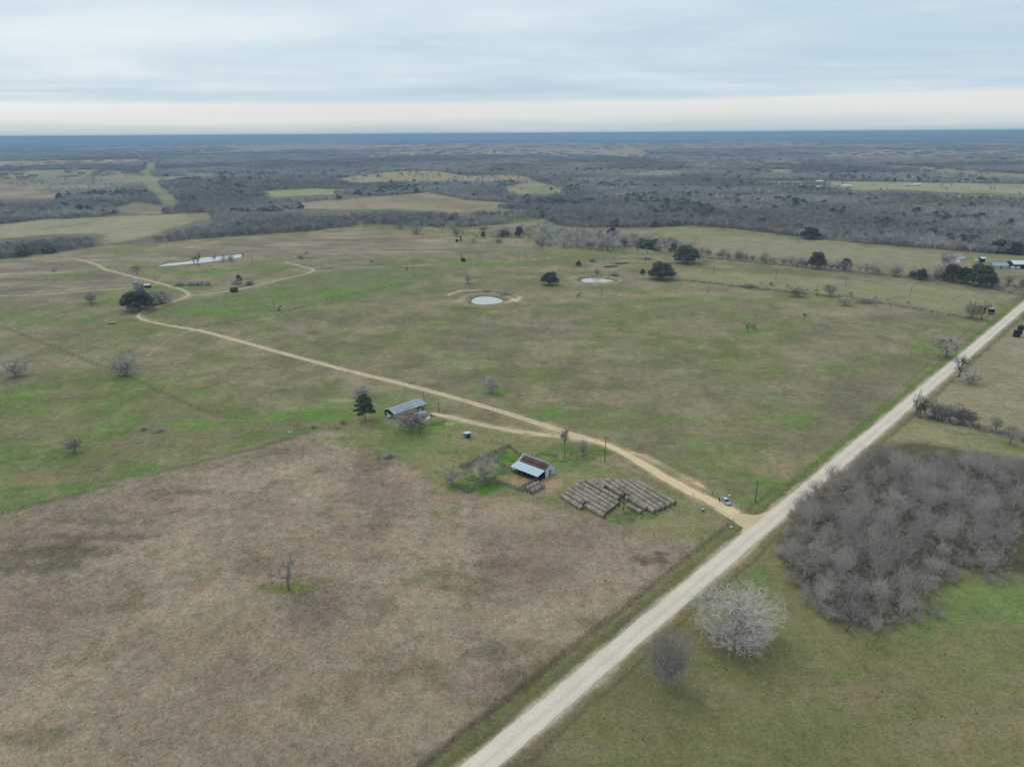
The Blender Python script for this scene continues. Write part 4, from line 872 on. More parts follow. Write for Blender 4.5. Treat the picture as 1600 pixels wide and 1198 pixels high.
# ------------------------------------------------------------------ woods: far masses nobody could count
def scatter(name, pts, rot, scl, idx_, protos, label, cat, kind='stuff'):
    me = bpy.data.meshes.new(name); me.vertices.add(len(pts)); me.vertices.foreach_set('co', np.asarray(pts, np.float32).ravel())
    for an, ty, dat in (('turn', 'FLOAT_VECTOR', rot), ('size', 'FLOAT_VECTOR', scl)):
        a_ = me.attributes.new(an, ty, 'POINT'); a_.data.foreach_set('vector', np.asarray(dat, np.float32).ravel())
    a_ = me.attributes.new('pick', 'INT', 'POINT'); a_.data.foreach_set('value', np.asarray(idx_, np.int32))
    o = place(name, me); tag(o, label, cat, None, kind)
    pc = bpy.data.collections.new(name + '_kinds')
    for i, pm in enumerate(protos): pc.objects.link(bpy.data.objects.new('%s_kind_%02d' % (name, i), pm))
    ng = bpy.data.node_groups.new(name + '_scatter', 'GeometryNodeTree')
    ng.interface.new_socket('Geometry', in_out='INPUT', socket_type='NodeSocketGeometry'); ng.interface.new_socket('Geometry', in_out='OUTPUT', socket_type='NodeSocketGeometry')
    N = ng.nodes.new; gi, go, ip, ci = N('NodeGroupInput'), N('NodeGroupOutput'), N('GeometryNodeInstanceOnPoints'), N('GeometryNodeCollectionInfo')
    ci.inputs['Collection'].default_value = pc; ci.inputs['Separate Children'].default_value = True; ci.inputs['Reset Children'].default_value = True
    def na_(nm, ty):
        n_ = N('GeometryNodeInputNamedAttribute'); n_.data_type = ty; n_.inputs['Name'].default_value = nm; return [s for s in n_.outputs if s.enabled][0]
    lk = ng.links.new
    lk(gi.outputs[0], ip.inputs['Points']); lk(ci.outputs[0], ip.inputs['Instance']); ip.inputs['Pick Instance'].default_value = True
    lk(na_('pick', 'INT'), ip.inputs['Instance Index']); lk(na_('turn', 'FLOAT_VECTOR'), ip.inputs['Rotation']); lk(na_('size', 'FLOAT_VECTOR'), ip.inputs['Scale'])
    lk(ip.outputs[0], go.inputs[0])
    md = o.modifiers.new('scatter', 'NODES'); md.node_group = ng
    return o
def far_tree(seed):
    l, tg = crown_tree(seed, N=130, trunk=.2, rad=.022, tw=.0115, branch=(5, 4), frac=(.5, .5), leaf=6, zlo=.12, zc=.46, half=(.52, .54), lumps=8, rag=.16, shell=1.9, side=1, limb_lev=0)
    tg.v += [] ; k = len(tg.v); tg.v += l.v; tg.f += [tuple(i + k for i in f) for f in l.f]; return tg.mesh('far_tree', TWIG_FAR)
def far_clump(seed, n=14):
    r = random.Random(seed); m = MB()
    for i in range(n):
        x, y = r.uniform(-.5, .5), r.uniform(-.5, .5); h = r.uniform(.6, 1.0); w = r.uniform(.13, .24)
        for j in range(26):
            az = r.uniform(0, 6.283); el = r.uniform(.0, 1.4); rr_ = r.uniform(.5, 1.0); q = (x + math.cos(az) * math.cos(el) * w * rr_, y + math.sin(az) * math.cos(el) * w * rr_, h * (.38 + .6 * math.sin(el) * rr_))
            d = (math.cos(az + 1.57) * w * .25, math.sin(az + 1.57) * w * .25, r.uniform(-.05, .1)); k = len(m.v)
            m.v += [(q[0] - d[0], q[1] - d[1], q[2] - .06), (q[0] + d[0], q[1] + d[1], q[2] + d[2]), (q[0] * 1.0 + r.gauss(0, .03), q[1] + r.gauss(0, .03), q[2] + .16 * h)]; m.f.append((k, k + 1, k + 2))
    return m.mesh('far_clump', TWIG_FAR)
far_ev = []
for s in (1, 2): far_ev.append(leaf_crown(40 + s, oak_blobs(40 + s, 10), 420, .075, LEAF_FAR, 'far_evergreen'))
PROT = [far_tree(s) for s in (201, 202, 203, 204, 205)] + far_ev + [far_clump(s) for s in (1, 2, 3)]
cx_, cy_ = [], []
r = 560.0
while r < 34000:
    s = max(5.6, .0046 * r) if r < 9000 else .0062 * r
    n_ = int(math.radians(96) * r / s); th = np.radians(-48) + (np.arange(n_) + RNG.uniform(0, 1, n_)) * math.radians(96) / n_; q = r + RNG.uniform(-.5, .5, n_) * s
    cx_.append(q * np.sin(th)); cy_.append(q * np.cos(th)); r += s * (1 if r < 2500 else 1.25)
WX = np.concatenate(cx_); WY = np.concatenate(cy_); WR = np.hypot(WX, WY)
dens = np.where(poly_sd(WX, WY, PASTURE) < 0, 1.0, 0.0)
hz = CAM_H / (CAM_H - 10)
TX, TY = WX * hz, WY * hz
warp = (fbm(WX, WY, 40, 61, 3) - .5) * 16
creek = poly_sd(WX, WY, wpoly([(832, 380), (860, 362), (940, 366), (1005, 374), (1060, 384), (1078, 396), (1010, 390), (985, 384), (930, 391), (860, 387)])); dens = np.where(creek > 0, .55, dens)
scr = poly_sd(WX, WY, wpoly([(560, 353), (640, 352), (700, 358), (790, 352), (870, 356), (860, 372), (780, 372), (690, 370), (640, 362)])); dens = np.where((scr > 0) & (fbm(WX, WY, 45, 68, 2) > .52), .30, dens)
dens *= np.where(fbm(WX, WY, 60, 62, 3) < .30, .25, 1.0)                        # thin places
fpp = smooth(.475, .505, fbm(WX, WY * .45, 1900, 71, 4)) * smooth(3300, 4500, WR); dens *= 1 - .96 * fpp
streak = fbm(WX, WY * .35, 700, 73, 3); dens *= np.where((streak > .60) & (WR > 1900), .06, 1.0)
for (poly, c, d) in FIELDS_W:
    for X_, Y_ in ((WX, WY), (TX, TY)):
        ins = poly_sd(X_, Y_, poly) + warp * 1.6 > 0; dens = np.where(ins, np.minimum(dens, d), dens)
keep = RNG.random(len(WX)) < dens
WX, WY, WR = WX[keep], WY[keep], WR[keep]; nW = len(WX)
ev = fbm(WX, WY, 130, 65, 3); isev = (RNG.random(nW) < np.where(ev > .67, .20, .007))
sp_ = np.where(WR < 9000, np.maximum(5.6, .0046 * WR), .0062 * WR)
isfar = WR > 2600
hgt = RNG.uniform(7, 12.5, nW) * (.75 + .5 * fbm(WX, WY, 90, 66, 2))
wid = np.where(isfar, sp_ * 1.9, RNG.uniform(.85, 1.25, nW) * np.maximum(hgt, sp_ * 1.15))
isev &= WR < 5000
wid = np.where(isev, np.maximum(hgt * 1.25, sp_ * 1.2), wid)
pick = np.where(isev, 5 + RNG.integers(0, 2, nW), np.where(isfar, 7 + RNG.integers(0, 3, nW), RNG.integers(0, 5, nW)))
pts = np.stack([WX, WY, relief(WX, WY) - .1], -1); rot = np.stack([np.zeros(nW), np.zeros(nW), RNG.uniform(0, 6.28, nW)], -1); scl = np.stack([wid, wid, hgt], -1)
nearw = WR < 2600
for nm, sel, lab in (('woodland', nearw, 'grey leafless woodland stretching behind the pastures'), ('distant_woodland', ~nearw, 'bluish far-off woods reaching to the horizon')):
    o = scatter(nm, pts[sel], rot[sel], scl[sel], pick[sel], PROT, lab, 'woodland'); a_ = o.data.attributes.new('shade', 'FLOAT', 'POINT'); a_.data.foreach_set('value', (.84 + .46 * smooth(.32, .68, fbm(WX[sel], WY[sel], np.float64(260), 81, 4))).astype(np.float32))
print('wood instances', nW, nearw.sum())
# undergrowth below the thicket
ux, uy = RNG.uniform(min(xs), max(xs), 9000), RNG.uniform(min(ys), max(ys), 9000)
ok = (poly_sd(ux, uy, TW) > -1.0) & (ux / uy < .82); ux, uy = ux[ok], uy[ok]
l_, tg_ = crown_tree(301, N=60, trunk=.03, rad=.01, tw=.008, branch=(6, 4), frac=(.5, .5), zlo=.03, zc=.3, half=(.5, .66), side=1, limb_lev=-1)
us = RNG.uniform(.9, 2.6, len(ux))
scatter('undergrowth', np.stack([ux, uy, ux * 0], -1), np.stack([ux * 0, ux * 0, RNG.uniform(0, 6.28, len(ux))], -1), np.stack([us * 1.2, us * 1.2, us], -1), np.zeros(len(ux), int), [tg_.mesh('undergrowth_shrub', TWIG)], 'tangled brush under the trees of the thicket', 'undergrowth')

# low brush that fills the hedgerows
hx, hy = [], []
for pl, n_, sprd in (([(1085, 401), (1290, 422), (1470, 439), (1560, 451)], 700, 2.2), ([(1560, 452), (1600, 464), (1640, 470)], 120, 4), ([(1434, 651), (1465, 656), (1530, 668), (1620, 692)], 120, 1.0), ([(1480, 440), (1545, 449), (1630, 452)], 260, 5), ([(1060, 437), (1200, 453), (1330, 466), (1535, 500)], 260, 2.0), ([(840, 384), (930, 390), (1060, 397)], 130, 12), ([(740, 457), (765, 456), (800, 462)], 60, 2.5), ([(910, 433), (940, 431), (958, 434)], 50, 2.5), ([(560, 355), (700, 360), (860, 350), (1000, 359)], 120, 14)):
    w = [Vector((x, y, 0)) for x, y in wpoly(pl)]; ls = np.array([(b_ - a_).length for a_, b_ in zip(w[:-1], w[1:])]); cs = np.concatenate([[0], np.cumsum(ls)])
    s = RNG.uniform(0, cs[-1], n_); k = np.clip(np.searchsorted(cs, s) - 1, 0, len(ls) - 1); f = (s - cs[k]) / ls[k]; wx = np.array([p.x for p in w]); wy = np.array([p.y for p in w])
    hx.append(wx[k] * (1 - f) + wx[k + 1] * f + RNG.normal(0, sprd, n_)); hy.append(wy[k] * (1 - f) + wy[k + 1] * f + RNG.normal(0, sprd, n_))
hx = np.concatenate(hx); hy = np.concatenate(hy); ok = np.abs((hx - ROAD_P.x) * ROAD_N.x + (hy - ROAD_P.y) * ROAD_N.y) > 5; hx, hy = hx[ok], hy[ok]
hs = RNG.uniform(.8, 2.6, len(hx)); br_ = [crown_tree(310 + s, N=110, trunk=.03, rad=.01, tw=.012, branch=(6, 4), frac=(.5, .5), zlo=.03, zc=.3, half=(.54, .68), side=1, limb_lev=-1)[1].mesh('brush', TWIG) for s in range(3)]
scatter('hedge_brush', np.stack([hx, hy, hx * 0], -1), np.stack([hx * 0, hx * 0, RNG.uniform(0, 6.28, len(hx))], -1), np.stack([hs * 1.5, hs * 1.5, hs], -1), RNG.integers(0, 3, len(hx)), br_, 'low tangled brush filling the hedgerows and fence lines', 'brush')

# ------------------------------------------------------------------ buildings
def sheet(m, p00, p10, p11, p01, ribs, rise=.035):
    """ribbed metal sheet spanning four corners, ribs running from the p00-p10 edge to the p01-p11 edge"""
    p00, p10, p11, p01 = map(Vector, (p00, p10, p11, p01)); nv = (p10 - p00).cross(p01 - p00).normalized(); n = ribs * 4; base = len(m.v)
    for i in range(n + 1):
        o = nv * (rise if i % 4 in (1, 2) else 0.0); s = i / n
        m.v += [tuple(p00.lerp(p10, s) + o), tuple(p01.lerp(p11, s) + o)]
    for i in range(n): k = base + 2 * i; m.f.append((k, k + 2, k + 3, k + 1))
    return m
def slab(m, p00, p10, p11, p01, th=.05):
    c = [Vector(p) for p in (p00, p10, p11, p01)]; nv = (c[1] - c[0]).cross(c[3] - c[0]).normalized() * th
    m.hexa([p - nv for p in c] + c); return m
def frame_at(o, ex):
    return math.atan2(ex[1], ex[0])
# --- the rusty barn
bL, bD, lean = 13.3, 5.7, 4.5
bx_ = Vector((.749, -.664, 0)); bo = Vector((12.05, 235.43, 0)) - bx_ * bL
barn = empty('barn', bo, math.atan2(bx_.y, bx_.x), 'old barn with rusty red roof and a pale metal lean-to, by the hay bales', 'barn')
WE, RE, LE = 3.0, 4.75, 2.25
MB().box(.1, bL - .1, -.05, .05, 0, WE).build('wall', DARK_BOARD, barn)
MB().box(0, bL, bD - .1, bD, 0, WE - .02).build('wall', WHITE_METAL, barn)
m = MB(); m.prism([(-.01, 0), (-.01, 0)], 0, 0) if False else None
def gable(x0, x1, gap=None):
    m = MB(); prof = [(0.08, 0), (bD - .12, 0), (bD - .12, WE - .1), (bD / 2, RE - .14), (0.08, WE - .1)]
    def ext(pr):
        n = len(m.v); k = len(pr); m.v += [(x0, y, z) for y, z in pr] + [(x1, y, z) for y, z in pr]
        m.f.append(tuple(range(n, n + k))[::-1]); m.f.append(tuple(range(n + k, n + 2 * k)))
        for i in range(k): m.f.append((n + i, n + (i + 1) % k, n + k + (i + 1) % k, n + k + i))
    if gap is None: ext(prof)
    else:
        a, b_, hh = gap
        ext([(.08, 0), (a, 0), (a, hh), (.08, hh)]); ext([(b_, 0), (bD - .12, 0), (bD - .12, hh), (b_, hh)]); ext([(.08, hh + .002), (bD - .12, hh + .002), (bD - .12, WE - .1), (bD / 2, RE - .14), (.08, WE - .1)])
    return m
gable(bL - .12, bL - .02, (2.35, 3.15, 2.5)).build('gable_wall', WHITE_METAL, barn)
gable(.02, .12).build('gable_wall', WHITE_METAL, barn)
o = MB().box(bL + .0, bL + .05, 3.25, 4.5, .05, 2.45).build('door', mat('door_sheet', (.50, .51, .52), .6, .3, .15, 2), barn)
MB().box(bL + .05, bL + .10, 3.35, 3.45, 1.1, 1.35).build('handle', BLACK_STEEL, o)
n_ = 20; w_ = bL / n_; up_ = Vector((0, bD / 2 + .25, RE - WE + .12))
m = MB(); sheet(m, (0, -.25, WE), (w_ - .012, -.25, WE), (w_ - .012, bD / 2, RE), (0, bD / 2, RE), 2); rm = m.mesh('roof_sheet', RUST_ROOF if 'RUST_ROOF' in globals() else mat('rust_sheet', (.105, .055, .045), .8, .2, .3, .8, .32, 0, (.20, .135, .12), (2.0, .5, .5)))
rmz = m.mesh('roof_sheet', ZINC)
m = MB(); sheet(m, (0, bD / 2, RE), (w_ - .012, bD / 2, RE), (w_ - .012, bD + .25, WE), (0, bD + .25, WE), 2); rb = m.mesh('roof_sheet', ZINC); rbr = m.mesh('roof_sheet', MATS['rust_sheet'])
for i in range(n_):
    place('roof_sheet', rmz if i == 0 else rm, barn, (i * w_, 0, .02)); place('roof_sheet', rb if i in (0, 1, 9, 10, 11, 18, 19) else rbr, barn, (i * w_, 0, .02))
MB().prism([(0, RE + .03), (bL, RE + .03), (bL, RE + .09), (0, RE + .09)], bD / 2 - .16, bD / 2 + .16).build('ridge_cap', ZINC, barn)
m = MB(); sheet(m, (0, -lean, LE), (.88, -lean, LE), (.88, -.16, WE + .06), (0, -.16, WE + .06), 3); lm = m.mesh('lean_to_sheet', ZINC_NEW)
for i in range(15): place('lean_to_sheet', lm, barn, (i * (bL / 15), 0, .03 + .004 * (i % 2)))
pm = MB().box(-.08, .08, -.08, .08, 0, LE - .12).mesh('post', POST)
for i in range(6): place('post', pm, barn, (.3 + i * (bL - .6) / 5, -lean + .25, 0))
MB().box(.05, bL - .05, -lean + .18, -lean + .32, LE - .14, LE - .02).build('beam', POST, barn)
for i in range(6):
    x = .3 + i * (bL - .6) / 5; m = MB(); slab(m, (x - .05, -lean + .1, LE - .03), (x + .05, -lean + .1, LE - .03), (x + .05, -.1, WE - .05), (x - .05, -.1, WE - .05), .12); m.build('rafter', POST, barn)
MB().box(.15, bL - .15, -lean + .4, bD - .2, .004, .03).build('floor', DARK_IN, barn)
# --- the long shed
sL, sD = 18.2, 7.4
shed = empty('long_shed', (-52.6, 293.9, 0), math.atan2(.71, .705), 'long grey metal-roofed shed with an open bay, behind a bare tree', 'shed')
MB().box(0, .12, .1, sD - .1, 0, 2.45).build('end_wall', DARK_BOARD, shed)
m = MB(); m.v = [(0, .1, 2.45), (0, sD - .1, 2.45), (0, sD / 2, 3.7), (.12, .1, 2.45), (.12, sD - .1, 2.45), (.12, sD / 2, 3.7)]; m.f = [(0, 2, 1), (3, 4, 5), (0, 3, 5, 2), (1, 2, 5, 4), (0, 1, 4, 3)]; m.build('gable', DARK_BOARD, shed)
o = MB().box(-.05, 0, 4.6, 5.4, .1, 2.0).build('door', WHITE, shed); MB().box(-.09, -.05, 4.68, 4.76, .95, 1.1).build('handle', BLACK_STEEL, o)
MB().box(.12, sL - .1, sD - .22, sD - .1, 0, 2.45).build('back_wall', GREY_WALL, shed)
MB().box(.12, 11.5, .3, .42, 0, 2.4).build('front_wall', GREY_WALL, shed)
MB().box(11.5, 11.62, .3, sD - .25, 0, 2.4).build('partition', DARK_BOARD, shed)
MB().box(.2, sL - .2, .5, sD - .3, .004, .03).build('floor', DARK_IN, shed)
pm = MB().box(-.09, .09, -.09, .09, 0, 2.42).mesh('post', WHITE)
for x in (12.3, 15.2, sL - .2): place('post', pm, shed, (x, .25, 0))
ns_ = 22; w_ = (sL + .5) / ns_
m = MB(); sheet(m, (0, -.35, 2.42), (w_ - .008, -.35, 2.42), (w_ - .008, sD / 2, 3.85), (0, sD / 2, 3.85), 3); r1 = m.mesh('roof_sheet', mat('shed_zinc', (.40, .425, .45), .5, .4, .16, .5, .14, .1, stretch=(1.5, .4, 1)))
m = MB(); sheet(m, (0, sD / 2, 3.85), (w_ - .008, sD / 2, 3.85), (w_ - .008, sD + .3, 2.45), (0, sD + .3, 2.45), 3); r2 = m.mesh('roof_sheet', MATS['shed_zinc'])
for i in range(ns_):
    place('roof_sheet', r1, shed, (-.25 + i * w_, 0, .012 * (i % 2))); place('roof_sheet', r2, shed, (-.25 + i * w_, 0, .012 * (i % 2)))
MB().prism([(-.25, 3.86), (sL + .25, 3.86), (sL + .25, 3.92), (-.25, 3.92)], sD / 2 - .18, sD / 2 + .18).build('ridge_cap', ZINC, shed)
# things standing round the shed
def tank_h(name, loc, rz, Ln, rad, mt, label, cat, legs=True):
    o = empty(name, loc, rz, label, cat); z = rad + (.35 if legs else 0)
    m = MB(); xs_ = [-Ln / 2, -Ln / 2 + .02, -Ln / 2 + .18, Ln / 2 - .18, Ln / 2 - .02, Ln / 2]; m.tube([(x, 0, z) for x in xs_], [rad * .3, rad * .75, rad, rad, rad * .75, rad * .3], 18); m.build('shell', mt, o, smooth_=False)
    for x in (-Ln * .3, Ln * .3):
        if legs: MB().box(x - .08, x + .08, -rad * .7, rad * .7, 0, z - rad * .62).build('leg', BLACK_STEEL, o)
        MB().tube([(x - .03, 0, z), (x + .03, 0, z)], rad + .02, 18).build('band', mt, o)
    MB().tube([(0, 0, z + rad - .02), (0, 0, z + rad + .18)], .16, 8).build('hatch', BLACK_STEEL, o)
    return o
tank_h('propane_tank', g(611, 652), .9, 4.2, .62, WHITE, 'white tank lying at the dark end of the long shed', 'tank')
p_ = g(659, 651); t_ = empty('stock_trailer', p_, .55, 'grey covered trailer parked under the bare tree by the long shed', 'trailer')
m = MB(); m.prism([(-2.6, .55), (2.4, .55), (2.6, .8), (2.6, 1.9), (2.2, 2.15), (-2.4, 2.15), (-2.6, 1.95)], -1.05, 1.05); m.build('body', mat('dull_aluminium', (.33, .35, .37), .5, .4, .2, 1), t_)
MB().box(2.6, 3.7, -.06, .06, .5, .6).build('drawbar', BLACK_STEEL, t_)
for sx in (-.9, -.1):
    for sy in (-1, 1): MB().tube([(sx, sy * 1.07, .38), (sx, sy * 1.27, .38)], .38, 12).build('wheel', TYRE, t_)
def junk(px, py, mt, label, seed, name='scrap_sheet', cat='scrap', size=1.6):
    r = random.Random(seed); m = MB(); p = g(px, py); a = Vector((0, 0, 0)); s = size
    m.hexa([(-s * .5, -s * .4, 0), (s * .5, -s * .3, 0), (s * .6, s * .4, 0), (-s * .4, s * .5, 0), (-s * .35, -s * .2, s * .3), (s * .35, -s * .25, s * .45), (s * .4, s * .3, s * .5), (-s * .3, s * .3, s * .28)])
    m.box(-s * .7, -s * .2, -s * .65, -s * .45, 0, s * .16); m.box(s * .3, s * .8, s * .45, s * .6, 0, s * .12)
    tag(m.build(name, mt, None, p, r.uniform(0, 3)), label, cat)
junk(669, 654, WHITE, 'crumpled white tarp in front of the open shed bay', 1, 'tarp', 'tarp', 2.0)
junk(675, 650, POST, 'dark scrap beside the white tarp', 2, 'scrap_heap', 'scrap', 1.5)
junk(620, 664, mat('pale_green_plastic', (.5, .56, .52), .5, .3), 'pale tub on the grass in front of the long shed', 3, 'tub', 'tub', 1.1)
junk(656.5, 672.5, WHITE, 'small white bucket on the grass below the shed trees', 4, 'bucket', 'bucket', .7)
m = MB(); m.tube([(-2.6, 0, .35), (0, .1, .45), (2.6, 0, .3)], [.26, .24, .2], 8); tag(m.build('fallen_log', DEADWOOD, None, g(646, 660), -.5), 'pale fallen log under the bare tree by the shed', 'log')
# --- the small open shelter
sm = empty('small_shelter', (-18.9, 273.6, 0), .55, 'tiny square shelter with a pale tin roof beside the branch track', 'shelter')
for nm, b_, mt in (('wall', (-1.25, -1.15, -1.1, 1.1, 0, 2.0), GREY_WALL), ('wall', (1.15, 1.25, -1.1, 1.1, 0, 2.0), WHITE_METAL), ('wall', (-1.15, 1.15, 1.0, 1.1, 0, 1.85), GREY_WALL)): MB().box(*b_).build(nm, mt, sm)
m = MB(); sheet(m, (-1.5, -1.5, 2.25), (1.5, -1.5, 2.25), (1.5, 1.4, 1.95), (-1.5, 1.4, 1.95), 8); m.build('roof', ZINC_NEW, sm)
MB().box(-1.1, 1.1, -1.0, .95, .004, .03).build('floor', DARK_IN, sm)

# ------------------------------------------------------------------ hay bales
def bale_mesh(seed):
    r = random.Random(seed); R, Lb = .88, 1.63; m = MB(); n = 20; prof = [(-.5, .86), (-.485, .955), (-.45, .99), (-.2, 1.0), (.0, 1.01), (.2, 1.0), (.45, .99), (.485, .955), (.5, .86)]
    wob_ = [r.uniform(.97, 1.03) for _ in range(n)]
    for x, f in prof:
        for j in range(n):
            a = 2 * math.pi * j / n; y = math.cos(a) * R * f * wob_[j]; z = math.sin(a) * R * f * wob_[j]
            if z < -.74 * R: z = -.74 * R - (z + .74 * R) * -.25
            m.v.append((x * Lb, y * (1.04 if z < 0 else 1), z + .78 * R))
    for i in range(len(prof) - 1):
        for j in range(n): m.f.append((i * n + j, i * n + (j + 1) % n, (i + 1) * n + (j + 1) % n, (i + 1) * n + j))
    e0 = len(m.v); m.v += [(-.5 * Lb + .04, 0, .78 * R), (.5 * Lb - .04, 0, .78 * R)]; k = (len(prof) - 1) * n
    side = len(m.f)
    for j in range(n): m.f.append((e0, (j + 1) % n, j)); m.f.append((e0 + 1, k + j, k + (j + 1) % n))
    me = m.mesh('hay_bale', HAY, True); me.materials.append(HAY_END); me.materials.append(HAY_GAP_SHADE)
    for i, f in enumerate(me.polygons):
        if i >= side: f.material_index = 1
        elif i < 2 * n or i >= side - 2 * n: f.material_index = 2
    return me
BALES = [bale_mesh(s) for s in range(4)]
ORD = ['first', 'second', 'third', 'fourth', 'fifth', 'sixth', 'seventh', 'eighth', 'ninth', 'tenth', 'eleventh', 'twelfth', 'thirteenth', 'fourteenth', 'fifteenth', 'sixteenth', 'seventeenth', 'eighteenth']
def zp(x, y): return (860 + x * .13125, 730 + y * .13125)
ROWS = [('outermost row, barn-side block', [((130, 325), (380, 478))]), ('second row, barn-side block', [((165, 288), (405, 425)), ((425, 445), (645, 572))]), ('third row, barn-side block', [((205, 256), (682, 530))]),
 ('fourth row, barn-side block', [((260, 236), (727, 500))]), ('fifth row, barn-side block', [((310, 206), (768, 468))]), ('sixth row, barn-side block', [((355, 178), (812, 436))]), ('seventh row, barn-side block', [((420, 148), (818, 378))]),
 ('short eighth row, barn-side block', [((500, 150), (650, 236))]), ('ninth row, barn-side block', [((590, 152), (880, 338))]),
 ('shortest row, driveway-side block', [((930, 448), (1085, 526))]), ('second row, driveway-side block', [((905, 352), (1145, 488))]), ('third row, driveway-side block', [((670, 142), (1240, 522))]), ('fourth row, driveway-side block', [((748, 140), (1305, 502))]),
 ('fifth row, driveway-side block', [((855, 152), (1366, 480))]), ('sixth row, driveway-side block', [((935, 152), (1426, 450))]), ('outermost row, driveway-side block', [((1035, 166), (1482, 420))])]
rb_ = random.Random(4); nb_ = 0
def bale_row(segs, lab, group):
    global nb_
    i = 0
    for (a_, b_) in segs:
        A_ = g(*a_, .85); B_ = g(*b_, .85); d = B_ - A_; n = max(1, round(d.length / 1.6)); rz = math.atan2(d.y, d.x)
        for k in range(n):
            p = A_.lerp(B_, (k + .5) / n); o = place('hay_bale', rb_.choice(BALES), None, (p.x + rb_.uniform(-.06, .06), p.y + rb_.uniform(-.06, .06), 0), rz + rb_.uniform(-.03, .03) + (math.pi if rb_.random() < .5 else 0), (1, rb_.uniform(.95, 1.04), rb_.uniform(.94, 1.04)))
            tag(o, (lab % ORD[i]) if '%' in lab else 'round hay bale, %s from the upper end of the %s' % (ORD[i], lab), 'hay bale', group); i += 1; nb_ += 1
for lab, segs in ROWS: bale_row([(zp(*a_), zp(*b_)) for a_, b_ in segs], lab, 'round hay bales in rows')
def zq(x, y): return (780 + x * .0751, 690 + y * .0751)
bale_row([(zq(820, 845), zq(555, 985))], 'round hay bale, %s from the barn in the inner of two short rows', 'hay bales beside the barn'); bale_row([(zq(925, 895), zq(645, 1035))], 'round hay bale, %s from the barn in the outer of two short rows', 'hay bales beside the barn')

# ------------------------------------------------------------------ fences
POST_M = MB().tube([(0, 0, 0), (0, 0, .5), (.01, 0, 1)], [1, .95, .85], 6).mesh('post', POST)
RAIL_M = MB().box(0, 1, -.02, .02, -.09, .09).mesh('board', BOARD)
def wline(pix): return [Vector((x, y, 0)) for x, y in wpoly(pix)]
def fence(name, pts, step, ph, pr, label, boards=0, wires=0, seed=1, board_h=1.3, skip=0.0):
    r = random.Random(seed); o = empty(name, pts[0], 0, label, 'fence'); org = pts[0]; pl = []
    for a_, b_ in zip(pts[:-1], pts[1:]):
        n = max(1, round((b_ - a_).length / step)); pl += [a_.lerp(b_, k / n) for k in range(n)]
    pl.append(pts[-1]); pl = [p + Vector((r.gauss(0, .06), r.gauss(0, .06), 0)) for p in pl]
    for p in pl:
        h = ph * r.uniform(.82, 1.18); rr_ = pr * r.uniform(.8, 1.25); q = place('post', POST_M, o, p - org, r.uniform(0, 3), (rr_, rr_, h)); q.rotation_euler = (r.gauss(0, .05), r.gauss(0, .05), r.uniform(0, 3))
    if wires:
        for k in range(wires):
            z = ph * (.3 + .6 * k / max(1, wires - 1)); m = MB()
            for a_, b_ in zip(pl[:-1], pl[1:]): m.tube([a_ - org + Vector((0, pr, z)), b_ - org + Vector((0, pr, z))], .006, 3, False)
            m.build('wire', WIRE, o)
    if boards:
        for a_, b_ in zip(pl[:-1], pl[1:]):
            d = b_ - a_
            for k in range(boards):
                if r.random() < skip: continue
                q = place('board', RAIL_M, o, a_ - org + Vector((0, 0, board_h * (k + .6) / boards + r.uniform(-.04, .04))), 0, (d.length, 1, 1)); q.rotation_euler = (0, r.gauss(0, .018), math.atan2(d.y, d.x))
    return o
def zc_(*pp): return wline([(660 + x * .125, 660 + y * .125) for x, y in pp])
fence('corral_fence', zc_((305, 742), (440, 815), (570, 888), (740, 806), (905, 722)), 1.5, 1.6, .10, 'dark board fence round the front cattle pen', 4, 0, 1, 1.45, .06)
fence('corral_fence', zc_((470, 565), (670, 490), (880, 402), (1000, 345), (1090, 302)), 1.3, 1.7, .10, 'tall double board fence along the back of the cattle pens', 5, 0, 2, 1.6, .08)
fence('corral_fence', zc_((500, 595), (690, 520), (860, 445)), 1.6, 1.5, .09, 'inner board fence of the working alley', 4, 0, 3, 1.4, .12)
fence('corral_fence', zc_((1090, 302), (1150, 372), (1235, 425)), 1.8, 1.5, .09, 'short board fence from the pens to the back of the barn', 4, 0, 4, 1.4, .1)
fence('corral_fence', zc_((870, 490), (990, 545), (1110, 600)), 1.7, 1.5, .10, 'board fence between the two green pens, ending at the lean-to', 4, 0, 5, 1.4, .1)
fence('corral_fence', zc_((880, 402), (870, 490)), 1.6, 1.5, .09, 'cross fence closing the upper green pen', 4, 0, 6, 1.4, .1)
fence('corral_fence', zc_((920, 742), (1050, 798), (1200, 848), (1370, 905)), 1.9, 1.6, .10, 'board fence in front of the barn lean-to yard', 4, 0, 7, 1.4, .08)
fence('corral_fence', zc_((1210, 842), (1325, 775), (1438, 712)), 1.7, 1.6, .10, 'board fence from the barn corner down to the loose bales', 4, 0, 8, 1.4, .08)
fence('corral_fence', zc_((172, 650), (300, 615), (470, 570)), 3.2, 1.6, .09, 'broken rail fence left of the cattle pens', 2, 0, 9, 1.3, .3)
fence('wire_fence', zc_((20, 128), (260, 170), (500, 205), (850, 262), (1090, 250)), 3.0, 1.35, .07, 'wire fence from the shed yard to the cattle pens', 0, 3, 10)
fence('wire_fence', wline([(775, 752), (850, 778), (918, 802), (968, 820), (1021, 838), (1077, 857), (1112, 842), (1146, 814)]), 5.0, 1.3, .07, 'wire fence below the hay bales to the driveway gate', 0, 3, 11)
fence('wire_fence', wline([(1077, 857), (1000, 922), (880, 1020), (740, 1132), (640, 1215)]), 5.5, 1.25, .06, 'wire fence between the brown field and the road', 0, 4, 12)
